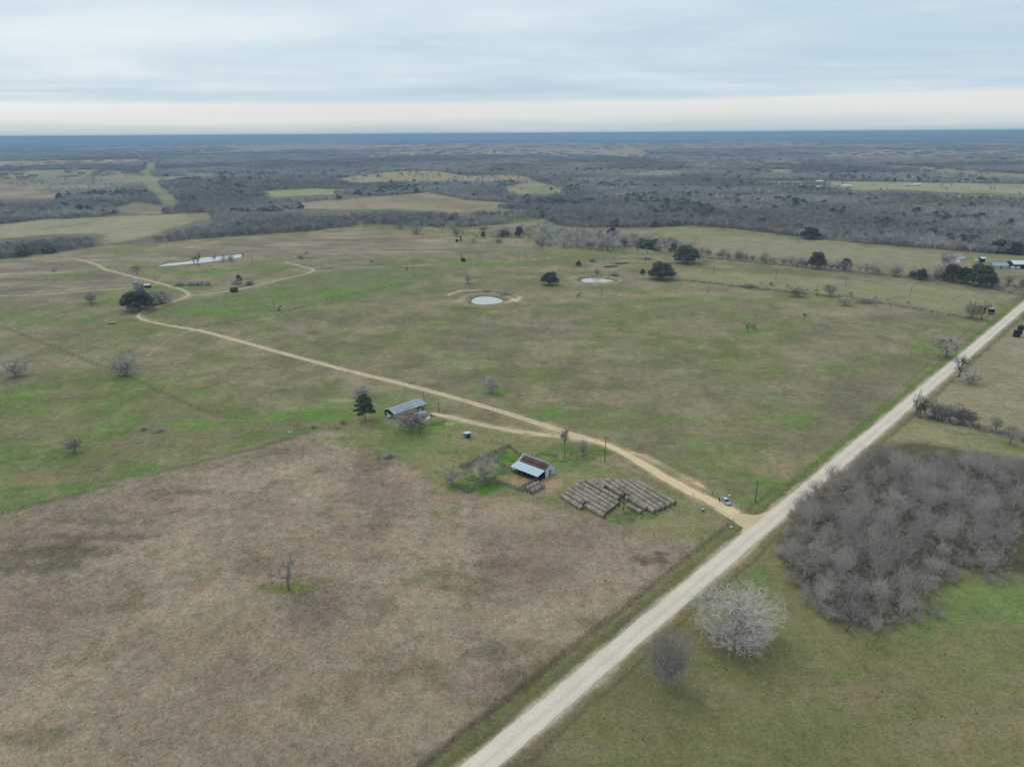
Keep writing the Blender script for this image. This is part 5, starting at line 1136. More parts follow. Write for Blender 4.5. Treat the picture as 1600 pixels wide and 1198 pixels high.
fence('wire_fence', wline([(1098, 772), (1113, 772), (1147, 779), (1170, 786), (1192, 782), (1250, 745), (1340, 668), (1420, 597), (1480, 545), (1530, 502)]), 5.0, 1.3, .07, 'wire fence along the pasture side of the road', 0, 4, 13)
fence('wire_fence', wline([(880, 722), (938, 722), (960, 728), (1004, 746), (1045, 770), (1088, 790), (1137, 812)]), 5.5, 1.3, .07, 'wire fence between the driveway and the hay bales', 0, 3, 14)
fence('wire_fence', wline([(-40, 492), (0, 508), (60, 533), (130, 560), (190, 585), (310, 638), (400, 662)]), 6.0, 1.3, .08, 'wire fence slanting across the green pasture', 0, 3, 15)
fence('wire_fence', wline([(290, 515), (430, 492), (520, 466), (600, 450), (690, 434)]), 7.0, 1.3, .08, 'wire fence under the bright green meadow', 0, 3, 16)
fence('wire_fence', wline([(-30, 812), (250, 738), (400, 701), (482, 677), (525, 670)]), 6.0, 1.2, .06, 'wire fence between the green pasture and the brown field', 0, 3, 17)
fence('wire_fence', wline([(1040, 434), (1200, 453), (1330, 466), (1535, 500)]), 7.0, 1.3, .08, 'wire fence across the top of the middle pasture', 0, 3, 18)
fence('wire_fence', wline([(1090, 402), (1290, 423), (1470, 440), (1560, 452)]), 8.0, 1.3, .08, 'wire fence under the long hedgerow', 0, 3, 19)
fence('wire_fence', wline([(1432, 650), (1520, 668), (1620, 694)]), 5.0, 1.3, .07, 'wire fence under the short hedgerow', 0, 3, 20)
fence('corral_fence', wline([(514, 670), (522, 669), (531, 672)]), 1.6, 1.5, .09, 'short stretch of dark fence at the gate of the green pasture', 3, 0, 21, 1.3, .2)

# ------------------------------------------------------------------ poles
def pole(px, base, top, label, arm=True, r0=.17, mt=POLE, can=False, light=False, thin=False):
    p = g(px, base); h = max(2.0, height_at(px, base, top)); o = empty('utility_pole' if not thin else 'marker_pole', p, random.uniform(-.3, .6), label, 'pole')
    MB().tube([(0, 0, 0), (0, 0, h)], [r0, r0 * .65], 8).build('shaft', mt, o)
    if arm:
        a_ = MB().box(-1.1, 1.1, -.06 - r0, .06 - r0, h - .75, h - .6).build('crossarm', mt, o)
        for x in (-.95, 0, .95): MB().tube([(x, -r0, h - .6), (x, -r0, h - .4)], .06, 6).build('insulator', GREY_WALL, a_)
    if can: MB().tube([(.42, 0, h * .62), (.42, 0, h * .62 + 1.0)], .34, 10).build('transformer', mat('grey_can', (.55, .57, .58), .5, .3), o)
    if light:
        MB().tube([(0, 0, h - .3), (.7, 0, h - .15)], .05, 5).build('lamp_arm', GREY_WALL, o); MB().box(.45, 1.1, -.2, .2, h - .3, h - .08).build('lamp_head', WHITE, o)
    if thin: MB().tube([(0, 0, h), (0, 0, h + .18)], r0 * 1.8, 6).build('cap', mt, o)
    return o
pole(945, 722, 682, 'dark utility pole beside the driveway above the hay bales'); pole(1180, 785, 750, 'dark utility pole near the parked car at the road junction', False)
pole(663, 634, 611, 'pole with a grey transformer behind the open end of the shed', False, .16, POLE, True); pole(686, 644, 628, 'short dark post standing right of the long shed', False, .15)
pole(815, 1064, 1020, 'thin white marker pole in the brown field', False, .035, WHITE, thin=True); pole(1357, 641, 616, 'thin rusty red marker pole by the roadside fence', False, .05, RUST_STEEL, thin=True); pole(1461, 570, 547, 'thin pale marker pole beside the green roadside patch', False, .05, WHITE, thin=True)
for x, b_, t_, lab, kw in ((428, 480, 465, 'pole beside the small pumpjack in the green meadow', {}), (395, 415, 397, 'yard light pole near the end of the long pond', {'light': True}), (646, 421, 408, 'pole beside the small machine on the eastern track', {}), (436, 402, 388, 'pole standing beyond the loop track', {}), (502, 421, 409, 'pole just past the turn of the loop track', {}),
    (1115, 428, 414, 'pole nearest the large oaks in the upper pasture', {}), (1212, 437, 423, 'second pole in the line across the upper pasture', {}), (1321, 447, 432, 'third pole in the line across the upper pasture', {}), (1422, 463, 449, 'fourth pole in the line across the upper pasture', {}), (1276, 462, 444, 'leaning dark pole among the fence shrubs', {}),
    (1106, 458, 442, 'grey pole on the fence near the oaks', {}), (1008, 413, 402, 'pole behind the large round oak', {}), (811, 406, 393, 'dark pole, one of a pair in the upper meadow', {}), (821, 406, 392, 'pole with a lamp, beside the dark one in the meadow', {'light': True}), (940, 463, 443, 'pole with a white fixture near the pump between the ponds', {'light': True}), (950, 437, 424, 'dark pole on the edge of the smaller pond', {}),
    (1593, 520, 488, 'tall pole with a lamp beside the dark oil tanks', {'light': True}), (243, 440, 426, 'pole beside the dirt track above the bend', {}), (94, 405, 388, 'leaning pole beside the mown strips', {}), (1262, 367, 350, 'pole in front of the oak at the woodland edge', {}), (1248, 380, 371, 'short pole in the strip below the woodland', {})):
    pole(x, b_, t_, lab, False, .16, **kw)

# ------------------------------------------------------------------ oil field things
def vtank(name, loc, rad, h, mt, label, top=None, base=None):
    o = empty(name, loc, random.uniform(0, 3), label, 'tank')
    MB().tube([(0, 0, 0), (0, 0, h)], rad, 20).build('shell', mt, o); MB().tube([(0, 0, h + .003), (0, 0, h + rad * .22)], [rad * 1.02, .2], 20).build('lid', top or mt, o)
    if base: MB().tube([(0, 0, .002), (0, 0, h * .42)], rad + .03, 20).build('painted_band', base, o)
    MB().tube([(.2, 0, h + rad * .2), (.2, 0, h + rad * .2 + .7)], .12, 6).build('vent_pipe', mt, o)
    l = MB()
    for s in (-.2, .2): l.tube([(s, -rad - .15, 0), (s, -rad - .15, h)], .035, 4)
    for k in range(int(h / .35)): l.tube([(-.2, -rad - .15, .3 + k * .35), (.2, -rad - .15, .3 + k * .35)], .025, 4)
    l.build('ladder', BLACK_STEEL, o); return o
p_ = g(1548, 491); vtank('oil_tank', p_, 2.1, 4.2, BLACK_STEEL, 'black tank with a silver lid and an orange base by the road', ZINC, ORANGE); pp = MB(); pp.tube([(0, 0, 0), (0, 0, 7.0)], .16, 6); tag(pp.build('vent_stack', BLACK_STEEL, None, p_ + Vector((.8, 2.6, 0))), 'thin stack pipe behind the orange-based tank', 'pipe')
vtank('oil_tank', g(1588, 526), 2.0, 4.0, mat('brown_black_steel', (.035, .026, .026), .7, .2, .3, 1), 'front dark tank of the pair across the road'); vtank('oil_tank', g(1594, 521), 2.0, 4.9, BLACK_STEEL, 'taller dark tank behind the front one across the road'); vtank('oil_tank', g(1600, 525), 1.1, 3.4, WHITE, 'slim white tank at the side of the dark pair')
tank_h('rusty_tank', g(366, 456), .35, 6.0, 1.9, RUST_STEEL, 'big rusty cylinder lying beside the loop track', 'tank', False)
p_ = g(724, 408.5); vtank('oil_tank', p_, 1.9, 3.2, BLACK_STEEL, 'squat black tank below the tall mast in the upper meadow')
o = empty('separator_tower', g(721, 407), 0, 'tall thin grey tower rising behind the squat black tank', 'tower'); MB().tube([(0, 0, 0), (0, 0, 8.0)], .45, 10).build('column', mat('tower_grey', (.3, .3, .32), .6, .3), o); MB().box(-1.1, 1.1, -.5, .5, 8.0, 8.5).build('platform', WHITE_METAL, o)
for s in (-1, 1): MB().tube([(s * .9, 0, 0), (s * .7, 0, 8)], .08, 5).build('leg', BLACK_STEEL, o)
o = empty('dark_tower', g(720, 377.5), 0, 'black upright tower on the mown strip below the woodland', 'tower'); MB().tube([(0, 0, 0), (0, 0, 6.0)], .8, 10).build('column', BLACK_STEEL, o); MB().tube([(0, 0, 6.0), (0, 0, 6.4)], [.9, .3], 10).build('cap', BLACK_STEEL, o)
vtank('oil_tank', g(714, 378), 1.7, 2.8, BLACK_STEEL, 'low black tank left of the upright tower')
def pumpjack(px, py, s, label, rz=.3):
    o = empty('pumpjack', g(px, py), rz, label, 'pumpjack'); m = BLACK_STEEL
    MB().box(-2.4 * s, 2.2 * s, -.5 * s, .5 * s, 0, .25 * s).build('skid', m, o)
    for sx, sy in ((-.5, -.4), (-.5, .4), (.7, -.4), (.7, .4)): MB().tube([(sx * s, sy * s, .25 * s), (.1 * s, 0, 2.9 * s)], .08 * s, 5).build('post_leg', m, o)
    b_ = MB().hexa([(-2.0 * s, -.12 * s, 2.75 * s), (2.2 * s, -.12 * s, 3.1 * s), (2.2 * s, .12 * s, 3.1 * s), (-2.0 * s, .12 * s, 2.75 * s), (-2.0 * s, -.12 * s, 3.05 * s), (2.2 * s, -.12 * s, 3.45 * s), (2.2 * s, .12 * s, 3.45 * s), (-2.0 * s, .12 * s, 3.05 * s)]).build('walking_beam', m, o)
    MB().prism([(2.2 * s, 2.5 * s), (2.55 * s, 2.7 * s), (2.7 * s, 3.2 * s), (2.55 * s, 3.75 * s), (2.2 * s, 3.8 * s)], -.18 * s, .18 * s).build('horse_head', m, b_)
    for sy in (-.55, .55): MB().prism([(-2.2 * s, .5 * s), (-1.2 * s, .6 * s), (-1.0 * s, 1.3 * s), (-2.0 * s, 1.4 * s)], sy * s - .1 * s, sy * s + .1 * s).build('counterweight', m, o)
    for sy in (-.35, .35): MB().tube([(-1.9 * s, sy * s, 2.8 * s), (-1.5 * s, sy * s, 1.0 * s)], .05 * s, 4).build('pitman_arm', m, o)
    MB().box(-2.9 * s, -2.3 * s, -.35 * s, .35 * s, .25 * s, .9 * s).build('motor', GREY_WALL, o)
    MB().tube([(2.6 * s, 0, 0), (2.6 * s, 0, 2.7 * s)], .04 * s, 4).build('polished_rod', RIM, o)
pumpjack(437, 485, .85, 'small black pumpjack at the edge of the bright green meadow', 1.2); pumpjack(636, 422, .75, 'tiny dark pumpjack near the eastern track', 1.4); pumpjack(905, 463, .8, 'dark pump unit between the ponds and the lamp pole', .2); pumpjack(86, 424, .9, 'dark pumpjack on the mown strips at the far left', .4); pumpjack(479, 397, .7, 'small dark pumpjack beyond the loop track', 1.0)

# ------------------------------------------------------------------ vehicles, person, small things
def wheel(o, x, y, r, w=.22):
    h = MB().tube([(x, y - w / 2, r), (x, y + w / 2, r)], r, 16).build('wheel', TYRE, o); s = 1 if y > 0 else -1
    MB().tube([(x, y + s * (w / 2), r), (x, y + s * (w / 2 + .015), r)], r * .62, 12).build('rim', RIM, h)
ca_, cb_ = g(1128, 779.5), g(1140, 790.5); cd_ = cb_ - ca_
car = empty('parked_car', ca_.lerp(cb_, .5), math.atan2(cd_.y, cd_.x), 'silver sedan parked beside the driveway near the road junction', 'car')
def loft(secs, mt, name, parent):
    """body from cross sections: x, half width at sill, half width at shoulder, z low, z high"""
    m = MB(); n = len(secs)
    for x, w0, w1, z0, z1 in secs: m.v += [(x, -w0, z0), (x, w0, z0), (x, w1 * 1.0, (z0 + z1) * .55), (x, w1 * .93, z1), (x, -w1 * .93, z1), (x, -w1, (z0 + z1) * .55)]
    for i in range(n - 1):
        for j in range(6): a, b_ = i * 6 + j, i * 6 + (j + 1) % 6; m.f.append((a, b_, b_ + 6, a + 6))
    m.f.append(tuple(range(6))[::-1]); m.f.append(tuple((n - 1) * 6 + j for j in range(6))); return m.build(name, mt, parent)
body = loft([(-2.35, .72, .76, .42, .82), (-2.25, .82, .86, .30, .94), (-1.5, .88, .91, .24, .99), (-.4, .89, .92, .22, .96), (.8, .89, .92, .22, .94), (1.6, .86, .89, .24, .86), (2.2, .80, .84, .30, .74), (2.38, .70, .76, .38, .62)], CAR_PAINT, 'body', car)
loft([(-1.75, .74, .74, .93, .97), (-1.15, .74, .68, .95, 1.40), (-.9, .74, .66, .95, 1.45), (.15, .74, .66, .94, 1.44), (.35, .74, .68, .94, 1.40), (1.05, .76, .76, .90, .93)], GLASS, 'greenhouse', car)
MB().box(-1.12, .30, -.62, .62, 1.40, 1.475).build('roof', CAR_WHITE, car)
for s in (-1, 1):
    for x0, z0, x1, z1 in ((-1.72, .97, -1.1, 1.42), (.28, 1.42, 1.02, .93), (-.38, .95, -.36, 1.42)): MB().tube([(x0, s * .73, z0), (x1, s * .655, z1)], .045, 5).build('pillar', CAR_PAINT, car)
    for x in (-1.4, 1.42): wheel(car, x, s * .80, .32)
    MB().box(2.22, 2.36, s * .62 - .16, s * .62 + .16, .56, .70).build('headlight', LAMP, car); MB().box(-2.37, -2.27, s * .62 - .15, s * .62 + .15, .66, .80).build('tail_light', TAIL, car)
    MB().box(.72, .9, s * .98 - .09, s * .98 + .09, .92, 1.04).build('mirror', CAR_PAINT, car)
MB().box(2.33, 2.42, -.68, .68, .32, .46).build('bumper', BLACK_STEEL, car); MB().box(-2.42, -2.33, -.68, .68, .34, .50).build('bumper', BLACK_STEEL, car)
# the person by the car: one continuous skinned body
def person(loc, rz, label):
    J = [((0, 0, .95), .135), ((0, .0, 1.15), .13), ((0, .01, 1.36), .155), ((0, 0, 1.47), .07), ((0, .0, 1.54), .06), ((0, .02, 1.64), .098), ((0, .01, 1.74), .075)]; E = [(i, i + 1) for i in range(6)]
    def add(par, pts):
        for p, r in pts: J.append((p, r)); E.append((par, len(J) - 1)); par = len(J) - 1
        return par
    for s in (-1, 1):
        add(0, [((s * .10, 0, .90), .095), ((s * .105, .02, .50), .065), ((s * .11, -.01, .10), .045), ((s * .115, .06, .045), .045), ((s * .12, .16, .03), .035)])
        w = add(2, [((s * .19, 0, 1.40), .068), ((s * .25, -.02, 1.12), .05), ((s * .26, .06, .88), .036), ((s * .262, .08, .80), .034)])
        for k in range(4): add(w, [((s * (.262 + .0), .055 + k * .018, .755), .011), ((s * .255, .065 + k * .018, .70 + (.012 if k in (0, 3) else 0)), .009)])
        add(w, [((s * .245, .12, .79), .012), ((s * .235, .14, .755), .010)])
    me = bpy.data.meshes.new('person'); me.from_pydata([j[0] for j in J], E, []); me.materials.append(CLOTH); me.materials.append(SKIN)
    o = place('person', me, None, loc, rz); sk = o.modifiers.new('skin', 'SKIN')
    for i, (p, r) in enumerate(J): me.skin_vertices[0].data[i].radius = (r, r)
    me.skin_vertices[0].data[0].use_root = True; o.modifiers.new('smooth', 'SUBSURF').levels = 1
    m = MB(); m.tube([(0, -.02, 1.62), (0, -.02, 1.70), (0, -.015, 1.77), (0, -.01, 1.80)], [.105, .115, .10, .03], 10); m.build('hair', HAIR, o, smooth_=True)
    m = MB(); m.prism([(-.07, 1.56), (.07, 1.56), (.075, 1.68), (-.075, 1.68)], .085, .112); f_ = m.build('face', SKIN, o); MB().box(-.012, .012, .112, .128, 1.60, 1.64).build('nose', SKIN, f_)
    return tag(o, label, 'person')
person(g(1123.6, 784.0), 2.4, 'person in dark clothing standing beside the silver car')
# trailer, old shed, silo, trough, feeders
t_ = empty('camper_trailer', g(387, 444.5), .12, 'small white camper trailer on the loop track', 'trailer'); MB().prism([(-2.4, .55), (2.2, .55), (2.6, 1.2), (2.5, 2.3), (2.1, 2.75), (-2.0, 2.75), (-2.4, 2.3)], -1.1, 1.1).build('body', WHITE, t_)
for x in (-1.5, .9): MB().box(x - .45, x + .45, -1.13, -1.101, 1.5, 2.1).build('window', GLASS, t_)
MB().box(-.4, .3, -1.13, -1.101, .65, 2.3).build('door', mat('trailer_door', (.6, .6, .6), .5, .3), t_)
for s in (-1, 1): wheel(t_, -.2, s * .95, .36)
MB().box(2.55, 3.6, -.05, .05, .5, .6).build('drawbar', BLACK_STEEL, t_)
def gabled(name, loc, rz, Lx, Dy, wh, rh, wm, rm_, label, cat='building', doors=(), windows=(), openf=False, over=.4):
    o = empty(name, loc, rz, label, cat)
    if not openf: MB().box(-Lx / 2, Lx / 2, -Dy / 2, -Dy / 2 + .2, 0, wh).build('front_wall', wm, o)
    else:
        n = max(3, int(Lx / 6)); pm = MB().box(-.15, .15, -.15, .15, 0, wh).mesh('post', POST)
        for i in range(n + 1): place('post', pm, o, (-Lx / 2 + .2 + i * (Lx - .4) / n, -Dy / 2 + .3, 0))
    MB().box(-Lx / 2, Lx / 2, Dy / 2 - .2, Dy / 2, 0, wh).build('back_wall', wm, o)
    for s in (-1, 1):
        m = MB(); x0, x1 = sorted((s * Lx / 2, s * (Lx / 2 - .2))); m.v = [(x0, -Dy / 2 + .21, 0), (x0, Dy / 2 - .21, 0), (x0, Dy / 2 - .21, wh), (x0, 0, rh - .1), (x0, -Dy / 2 + .21, wh), (x1, -Dy / 2 + .21, 0), (x1, Dy / 2 - .21, 0), (x1, Dy / 2 - .21, wh), (x1, 0, rh - .1), (x1, -Dy / 2 + .21, wh)]
        m.f = [(4, 3, 2, 1, 0), (5, 6, 7, 8, 9)] + [(i, (i + 1) % 5, 5 + (i + 1) % 5, 5 + i) for i in range(5)]; m.build('gable_wall', wm, o)
        sl = (rh - wh) / (Dy / 2); e = Dy / 2 + over; m = MB(); slab(m, (-Lx / 2 - over, -s * e * -1 * -1 if False else s * e, rh - sl * e + .08), (Lx / 2 + over, s * e, rh - sl * e + .08), (Lx / 2 + over, 0, rh + .08), (-Lx / 2 - over, 0, rh + .08), .10 if s < 0 else -.10); m.build('roof', rm_, o)
    for x, w, h in doors: MB().box(x - w / 2, x + w / 2, -Dy / 2 - .06, -Dy / 2 - .004, .02, h).build('door', DARK_BOARD, o)
    for x, z in windows:
        f_ = MB().box(x - .6, x + .6, -Dy / 2 - .08, -Dy / 2 - .004, z - .5, z + .5).build('window', WHITE, o); MB().box(x - .5, x + .5, -Dy / 2 - .10, -Dy / 2 - .082, z - .4, z + .4).build('pane', GLASS, f_)
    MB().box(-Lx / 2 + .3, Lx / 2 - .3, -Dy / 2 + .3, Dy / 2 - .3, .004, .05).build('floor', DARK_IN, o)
    return o
gabled('old_shed', g(306, 446), .1, 11, 5, 2.3, 3.6, GREY_WALL, mat('grey_shingle', (.22, .22, .23), .9, .1, .3, 1), 'low grey shed half hidden by bushes beyond the track bend', 'shed', [(2.5, 1.2, 2.0)], [(-2, 1.4), (0, 1.4)])
MB_ = vtank('grain_silo', g(213, 451.5), 2.2, 6.2, mat('silo_zinc', (.30, .32, .34), .5, .4, .2, 1), 'grey cylindrical silo behind the big live oak at the bend')
vtank('water_tank', g(222, 451.5), 1.4, 4.2, mat('dark_silo', (.16, .17, .18), .6, .3, .2, 1), 'smaller dark grey tank next to the silo')
gabled('pump_shed', g(231, 449), .1, 4.5, 3, 2.2, 3.0, DARK_BOARD, ZINC, 'small dark shed right of the silo', 'shed', [(0, 1.0, 1.9)])
o = empty('feed_trough', g(175, 506), .12, 'long pale-rimmed feed trough in the green pasture', 'trough'); MB().box(-2.4, 2.4, -.9, .9, .25, .95).build('basin', POST, o); MB().box(-2.5, 2.5, -.98, .98, .95, 1.05).build('rim', mat('trough_rim', (.42, .42, .38), .8, .2), o)
for sx in (-1.9, 1.9): MB().box(sx - .15, sx + .15, -.8, .8, 0, .25).build('foot', POST, o)
def ring(name, px, py, R, h, mt, label, cat):
    m = MB(); n = 18
    for r0, z in ((R, 0), (R, h), (R * .72, h), (R * .72, .05)):
        for j in range(n): a = 2 * math.pi * j / n; m.v.append((math.cos(a) * r0, math.sin(a) * r0, z))
    for k in range(3):
        for j in range(n): m.f.append((k * n + j, k * n + (j + 1) % n, (k + 1) * n + (j + 1) % n, (k + 1) * n + j))
    m.f.append(tuple(3 * n + j for j in range(n))[::-1]); tag(m.build(name, mt, None, g(px, py)), label, cat)
ring('tyre_trough', 453.5, 675.5, 1.0, .55, mat('pale_rubber', (.5, .5, .48), .8, .2), 'pale round tyre trough in the grass near the pasture gate', 'trough')
o = empty('feed_barrel', g(1098.5, 799), .3, 'blue barrel with a white lid beside the driveway', 'barrel'); MB().tube([(0, 0, 0), (0, 0, .25), (0, 0, .6), (0, 0, .95)], [.36, .40, .40, .36], 14).build('drum', BLUE, o); MB().tube([(0, 0, .952), (0, 0, 1.2)], [.42, .34], 14).build('lid', WHITE, o)
m = MB(); m.hexa([(-.5, -.25, 0), (.5, -.3, 0), (.45, .3, 0), (-.45, .28, 0), (-.4, -.2, .35), (.4, -.22, .3), (.38, .22, .38), (-.36, .2, .33)]); me_ = m.mesh('white_stone', WHITE)
for px, py, lab in ((1142.5, 823.5, 'white stone at the corner post of the driveway gate'), (1139.8, 774.5, 'white stone in the grass behind the silver car')): tag(place('white_stone', me_, None, g(px, py), .5), lab, 'stone')
g1 = empty('gate_post', g(1083, 776), 0, 'pale pipe cattle gate post at the narrow part of the driveway', 'gate'); MB().tube([(0, 0, 0), (0, 0, 1.4)], .1, 8).build('post', STONE, g1); MB().tube([(0, 0, 1.4), (0, 0, 1.5)], [.14, .05], 8).build('cap', STONE, g1)
# farmstead on the far right
gabled('white_farm_shed', g(1596, 418) + Vector((10, 0, 0)), -.02, 42, 12, 4.0, 6.6, RED_WALL, WHITE_ROOF, 'long open farm shed with a bright white roof and dark red walls', 'shed', openf=True)
gabled('teal_house', g(1560, 418.5), -.05, 13, 8, 2.8, 4.8, mat('pale_blue_wall', (.45, .50, .55), .8, .2), TEAL_ROOF, 'house with a teal metal roof beside the white-roofed farm shed', 'house', [(0, 1.2, 2.1)], [(-4, 1.5), (4, 1.5)])
gabled('loader_cab', g(1533.5, 409), .1, 4.5, 4, 3.6, 4.6, BLACK_STEEL, WHITE_ROOF, 'tall white-topped open shelter beside the farm pond', 'shelter', openf=True)
for px, py, lab in ((1526, 409, 'white boxy tank between the pond and the sheds'), (1486, 414, 'white trailer box at the edge of the farm pond'), (1582, 420, 'white crate, first under the farm shed roof'), (1590, 420, 'white crate, second under the farm shed roof')):
    o = empty('white_box', g(px, py), .1, lab, 'container'); MB().box(-1.5, 1.5, -1.1, 1.1, .25, 2.0).build('body', WHITE, o); MB().box(-1.56, 1.56, -1.16, 1.16, 2.0, 2.12).build('lid', WHITE, o)
    for sx in (-1.2, 1.2): MB().box(sx - .12, sx + .12, -1.0, 1.0, 0, .25).build('skid', BLACK_STEEL, o)
FARB = [(1183, 301, 16, 8, 'white farm building with a low roof, first of a pair in the far woods'), (1199, 301.5, 20, 10, 'larger white farm building beside the first in the far woods'), (1280, 285, 16, 8, 'pale house beyond the far field, farthest back'), (1308, 291, 9, 6, 'small white shed left of the far metal barn'), (1322, 292.5, 22, 12, 'white metal barn in the middle of the far field'), (1251, 297, 12, 8, 'grey shed among the far trees'), (1425, 279, 14, 9, 'white barn at the back of the far field'), (1416, 291, 14, 8, 'grey house beside the dark oak in the far field'), (1432, 290.5, 18, 9, 'long pale shed right of the grey house in the far field'), (1558, 319, 12, 8, 'pale shed in the scrub behind the farmstead'), (1278, 294, 7, 5, 'tiny white hut in the far trees'), (1335, 304, 14, 4, 'low pale roof among the far scrub')]
for i, (px, py, w_, d_, lab) in enumerate(FARB): gabled('farm_building', g(px, py), .1 * (i % 3 - 1), w_, d_, 3.2, 5.2, WHITE_METAL, (WHITE_ROOF, ZINC)[i % 2 == 1], lab, 'building', [(w_ * .2, 2.5, 2.5)], [(-w_ * .25, 1.7)])
for px, py, lab in ((955, 417, 'stack of dark pipes lying by the smaller pond'), (972, 412, 'second stack of pipes behind the smaller pond')):
    m = MB(); r_ = random.Random(px)
    for k in range(9): y = (k % 4) * .9 - 1.5; z = .22 + .4 * (k // 4); m.tube([(-7 + r_.uniform(-1, 1), y, z), (6 + r_.uniform(-1, 1), y, z)], .2, 6)
    tag(m.build('pipe_stack', mat('pipe_grey', (.13, .12, .12), .8, .2, .2, 1), None, g(px, py), .25), lab, 'pipes')

# ------------------------------------------------------------------ grass tufts give the near fields their nap
def tuft(seed, n, spread, hgt_, wid_):
    r = random.Random(seed); m = MB()
    for i in range(n):
        a = r.uniform(0, 6.283); q = spread * math.sqrt(r.random()); x, y = math.cos(a) * q, math.sin(a) * q; b_ = r.uniform(0, 6.283); h = hgt_ * r.uniform(.5, 1.0); lx, ly = r.gauss(0, .45) * h, r.gauss(0, .45) * h; k = len(m.v)
        m.v += [(x - math.cos(b_) * wid_, y - math.sin(b_) * wid_, 0), (x + math.cos(b_) * wid_, y + math.sin(b_) * wid_, 0), (x + lx, y + ly, h)]; m.f.append((k, k + 1, k + 2))
    return m
GRASS = bpy.data.materials.new('grass_blades'); GRASS.use_nodes = True; tg = GRASS.node_tree; bg_ = tg.nodes['Principled BSDF']; bg_.inputs['Roughness'].default_value = .9; bg_.inputs['Specular IOR Level'].default_value = .05
ga = tg.nodes.new('ShaderNodeAttribute'); ga.attribute_type = 'INSTANCER'; ga.attribute_name = 'tone'; tg.links.new(ga.outputs['Vector'], bg_.inputs['Base Color'])
TUFT = [tuft(s, 12, .5, 1.0, .035).mesh('tuft', GRASS) for s in range(4)]
tx, ty = [], []; r = 90.0
while r < 780:
    s = .0030 * r; n_ = int(math.radians(92) * r / s); th = np.radians(-48) + (np.arange(n_) + RNG.uniform(0, 1, n_)) * math.radians(92) / n_; q = r + RNG.uniform(-.5, .5, n_) * s
    tx.append(q * np.sin(th)); ty.append(q * np.cos(th)); r += s
tx = np.concatenate(tx); ty = np.concatenate(ty)
rac = (tx - ROAD_P.x) * ROAD_N.x + (ty - ROAD_P.y) * ROAD_N.y; clear = np.abs(rac) > 3.4
clear &= line_d(tx, ty, wpoly(DRIVE[:9])) > 3.2
clear &= line_d(tx, ty, wpoly(DRIVE[8:])) > 2.4
clear &= line_d(tx, ty, wpoly(BRANCH)) > 1.9
for pl in (WEST, LOOP, EAST): clear &= line_d(tx, ty, wpoly(pl)) > 3.0
for nm, pix in PONDS: clear &= poly_sd(tx, ty, wpoly(pix)) < -1.5
clear &= poly_sd(tx, ty, PASTURE) > -5
clear &= poly_sd(tx, ty, wpoly(ap)) < -.3
clear &= poly_sd(tx, ty, [(bo.x - 3, bo.y), (bo.x + 4, bo.y - 8), (14, 231), (19, 240), (6, 250)]) < 0
clear &= poly_sd(tx, ty, wpoly([(877, 772), (943, 806), (972, 790), (1000, 802), (1053, 787), (960, 746), (910, 747)])) < 0
tx, ty, rac = tx[clear], ty[clear], rac[clear]
# tone and height come from the ground the tuft grows on
rt = np.hypot(tx, ty); tht = np.arctan2(tx, ty); ri = np.clip(np.searchsorted(RR, rt), 1, NR - 1); ti = np.clip(np.round((tht - th_d[0]) / (th_d[1] - th_d[0])).astype(int), 0, len(th_d) - 1)
gi_ = ri * NT + ti; tone = A[gi_]; tl = TALL[gi_]
patch = fbm(tx, ty, 3.0, 501, 3); far_w = smooth(300, 700, rt)
br = np.clip(RNG.normal(1.0, .27, len(tx)), .4, 1.8) * (.70 + .60 * patch) * np.where(tl > .5, 1.62, 1.2)
tone = np.clip(tone * br[:, None] * (1 + RNG.normal(0, .035, (len(tx), 3))), .01, .75)
hh = np.where(tl > .5, RNG.uniform(.22, .48, len(tx)), RNG.uniform(.10, .26, len(tx))) * (.6 + .8 * patch); ww = np.where(tl > .5, 1.0, .85) * np.maximum(.75, .0036 * rt)
weed = (np.abs(rac + 8.6) < 1.3) & (ty < 230); hh = np.where(weed, hh * 1.8, hh)
o = scatter('grass', np.stack([tx, ty, tx * 0], -1), np.stack([tx * 0, tx * 0, RNG.uniform(0, 6.28, len(tx))], -1), np.stack([ww, ww, hh], -1), RNG.integers(0, 4, len(tx)), TUFT, 'dry and green grass tufts over the near fields', 'grass')
a_ = o.data.attributes.new('tone', 'FLOAT_VECTOR', 'POINT'); a_.data.foreach_set('vector', tone.astype(np.float32).ravel())
print('tufts', len(tx))

# dark dung spots on the grazed ground and pale stones thrown to the road edge
lump = MB()
for k, (r0, z) in enumerate(((.5, 0), (.42, .10), (.2, .17), (.02, .19))):
    for j in range(7): a = 2 * math.pi * j / 7; lump.v.append((math.cos(a) * r0 * (1 + .2 * math.sin(3 * a)), math.sin(a) * r0, z))
for k in range(3):
    for j in range(7): lump.f.append((k * 7 + j, k * 7 + (j + 1) % 7, (k + 1) * 7 + (j + 1) % 7, (k + 1) * 7 + j))
dx, dy = [], []
for px, py, n_, sx, sy in ((1370, 1065, 26, 14, 8), (940, 1160, 26, 7, 5), (1120, 1100, 6, 14, 9), (1480, 1110, 6, 12, 8)):
    p = g(px, py); dx.append(RNG.normal(p.x, sx, n_)); dy.append(RNG.normal(p.y, sy, n_))
dx = np.concatenate(dx); dy = np.concatenate(dy); ok = (dx - ROAD_P.x) * ROAD_N.x + (dy - ROAD_P.y) * ROAD_N.y > 9; dx, dy = dx[ok], dy[ok]; ds = RNG.uniform(.2, .48, len(dx))
scatter('dung', np.stack([dx, dy, dx * 0 + .02], -1), np.stack([dx * 0, dx * 0, RNG.uniform(0, 6.28, len(dx))], -1), np.stack([ds, ds, ds * 1.2], -1), np.zeros(len(dx), int), [lump.mesh('dung_lump', mat('dung', (.06, .05, .035), 1, 0))], 'dark dung spots scattered over the grazed grass', 'dung')
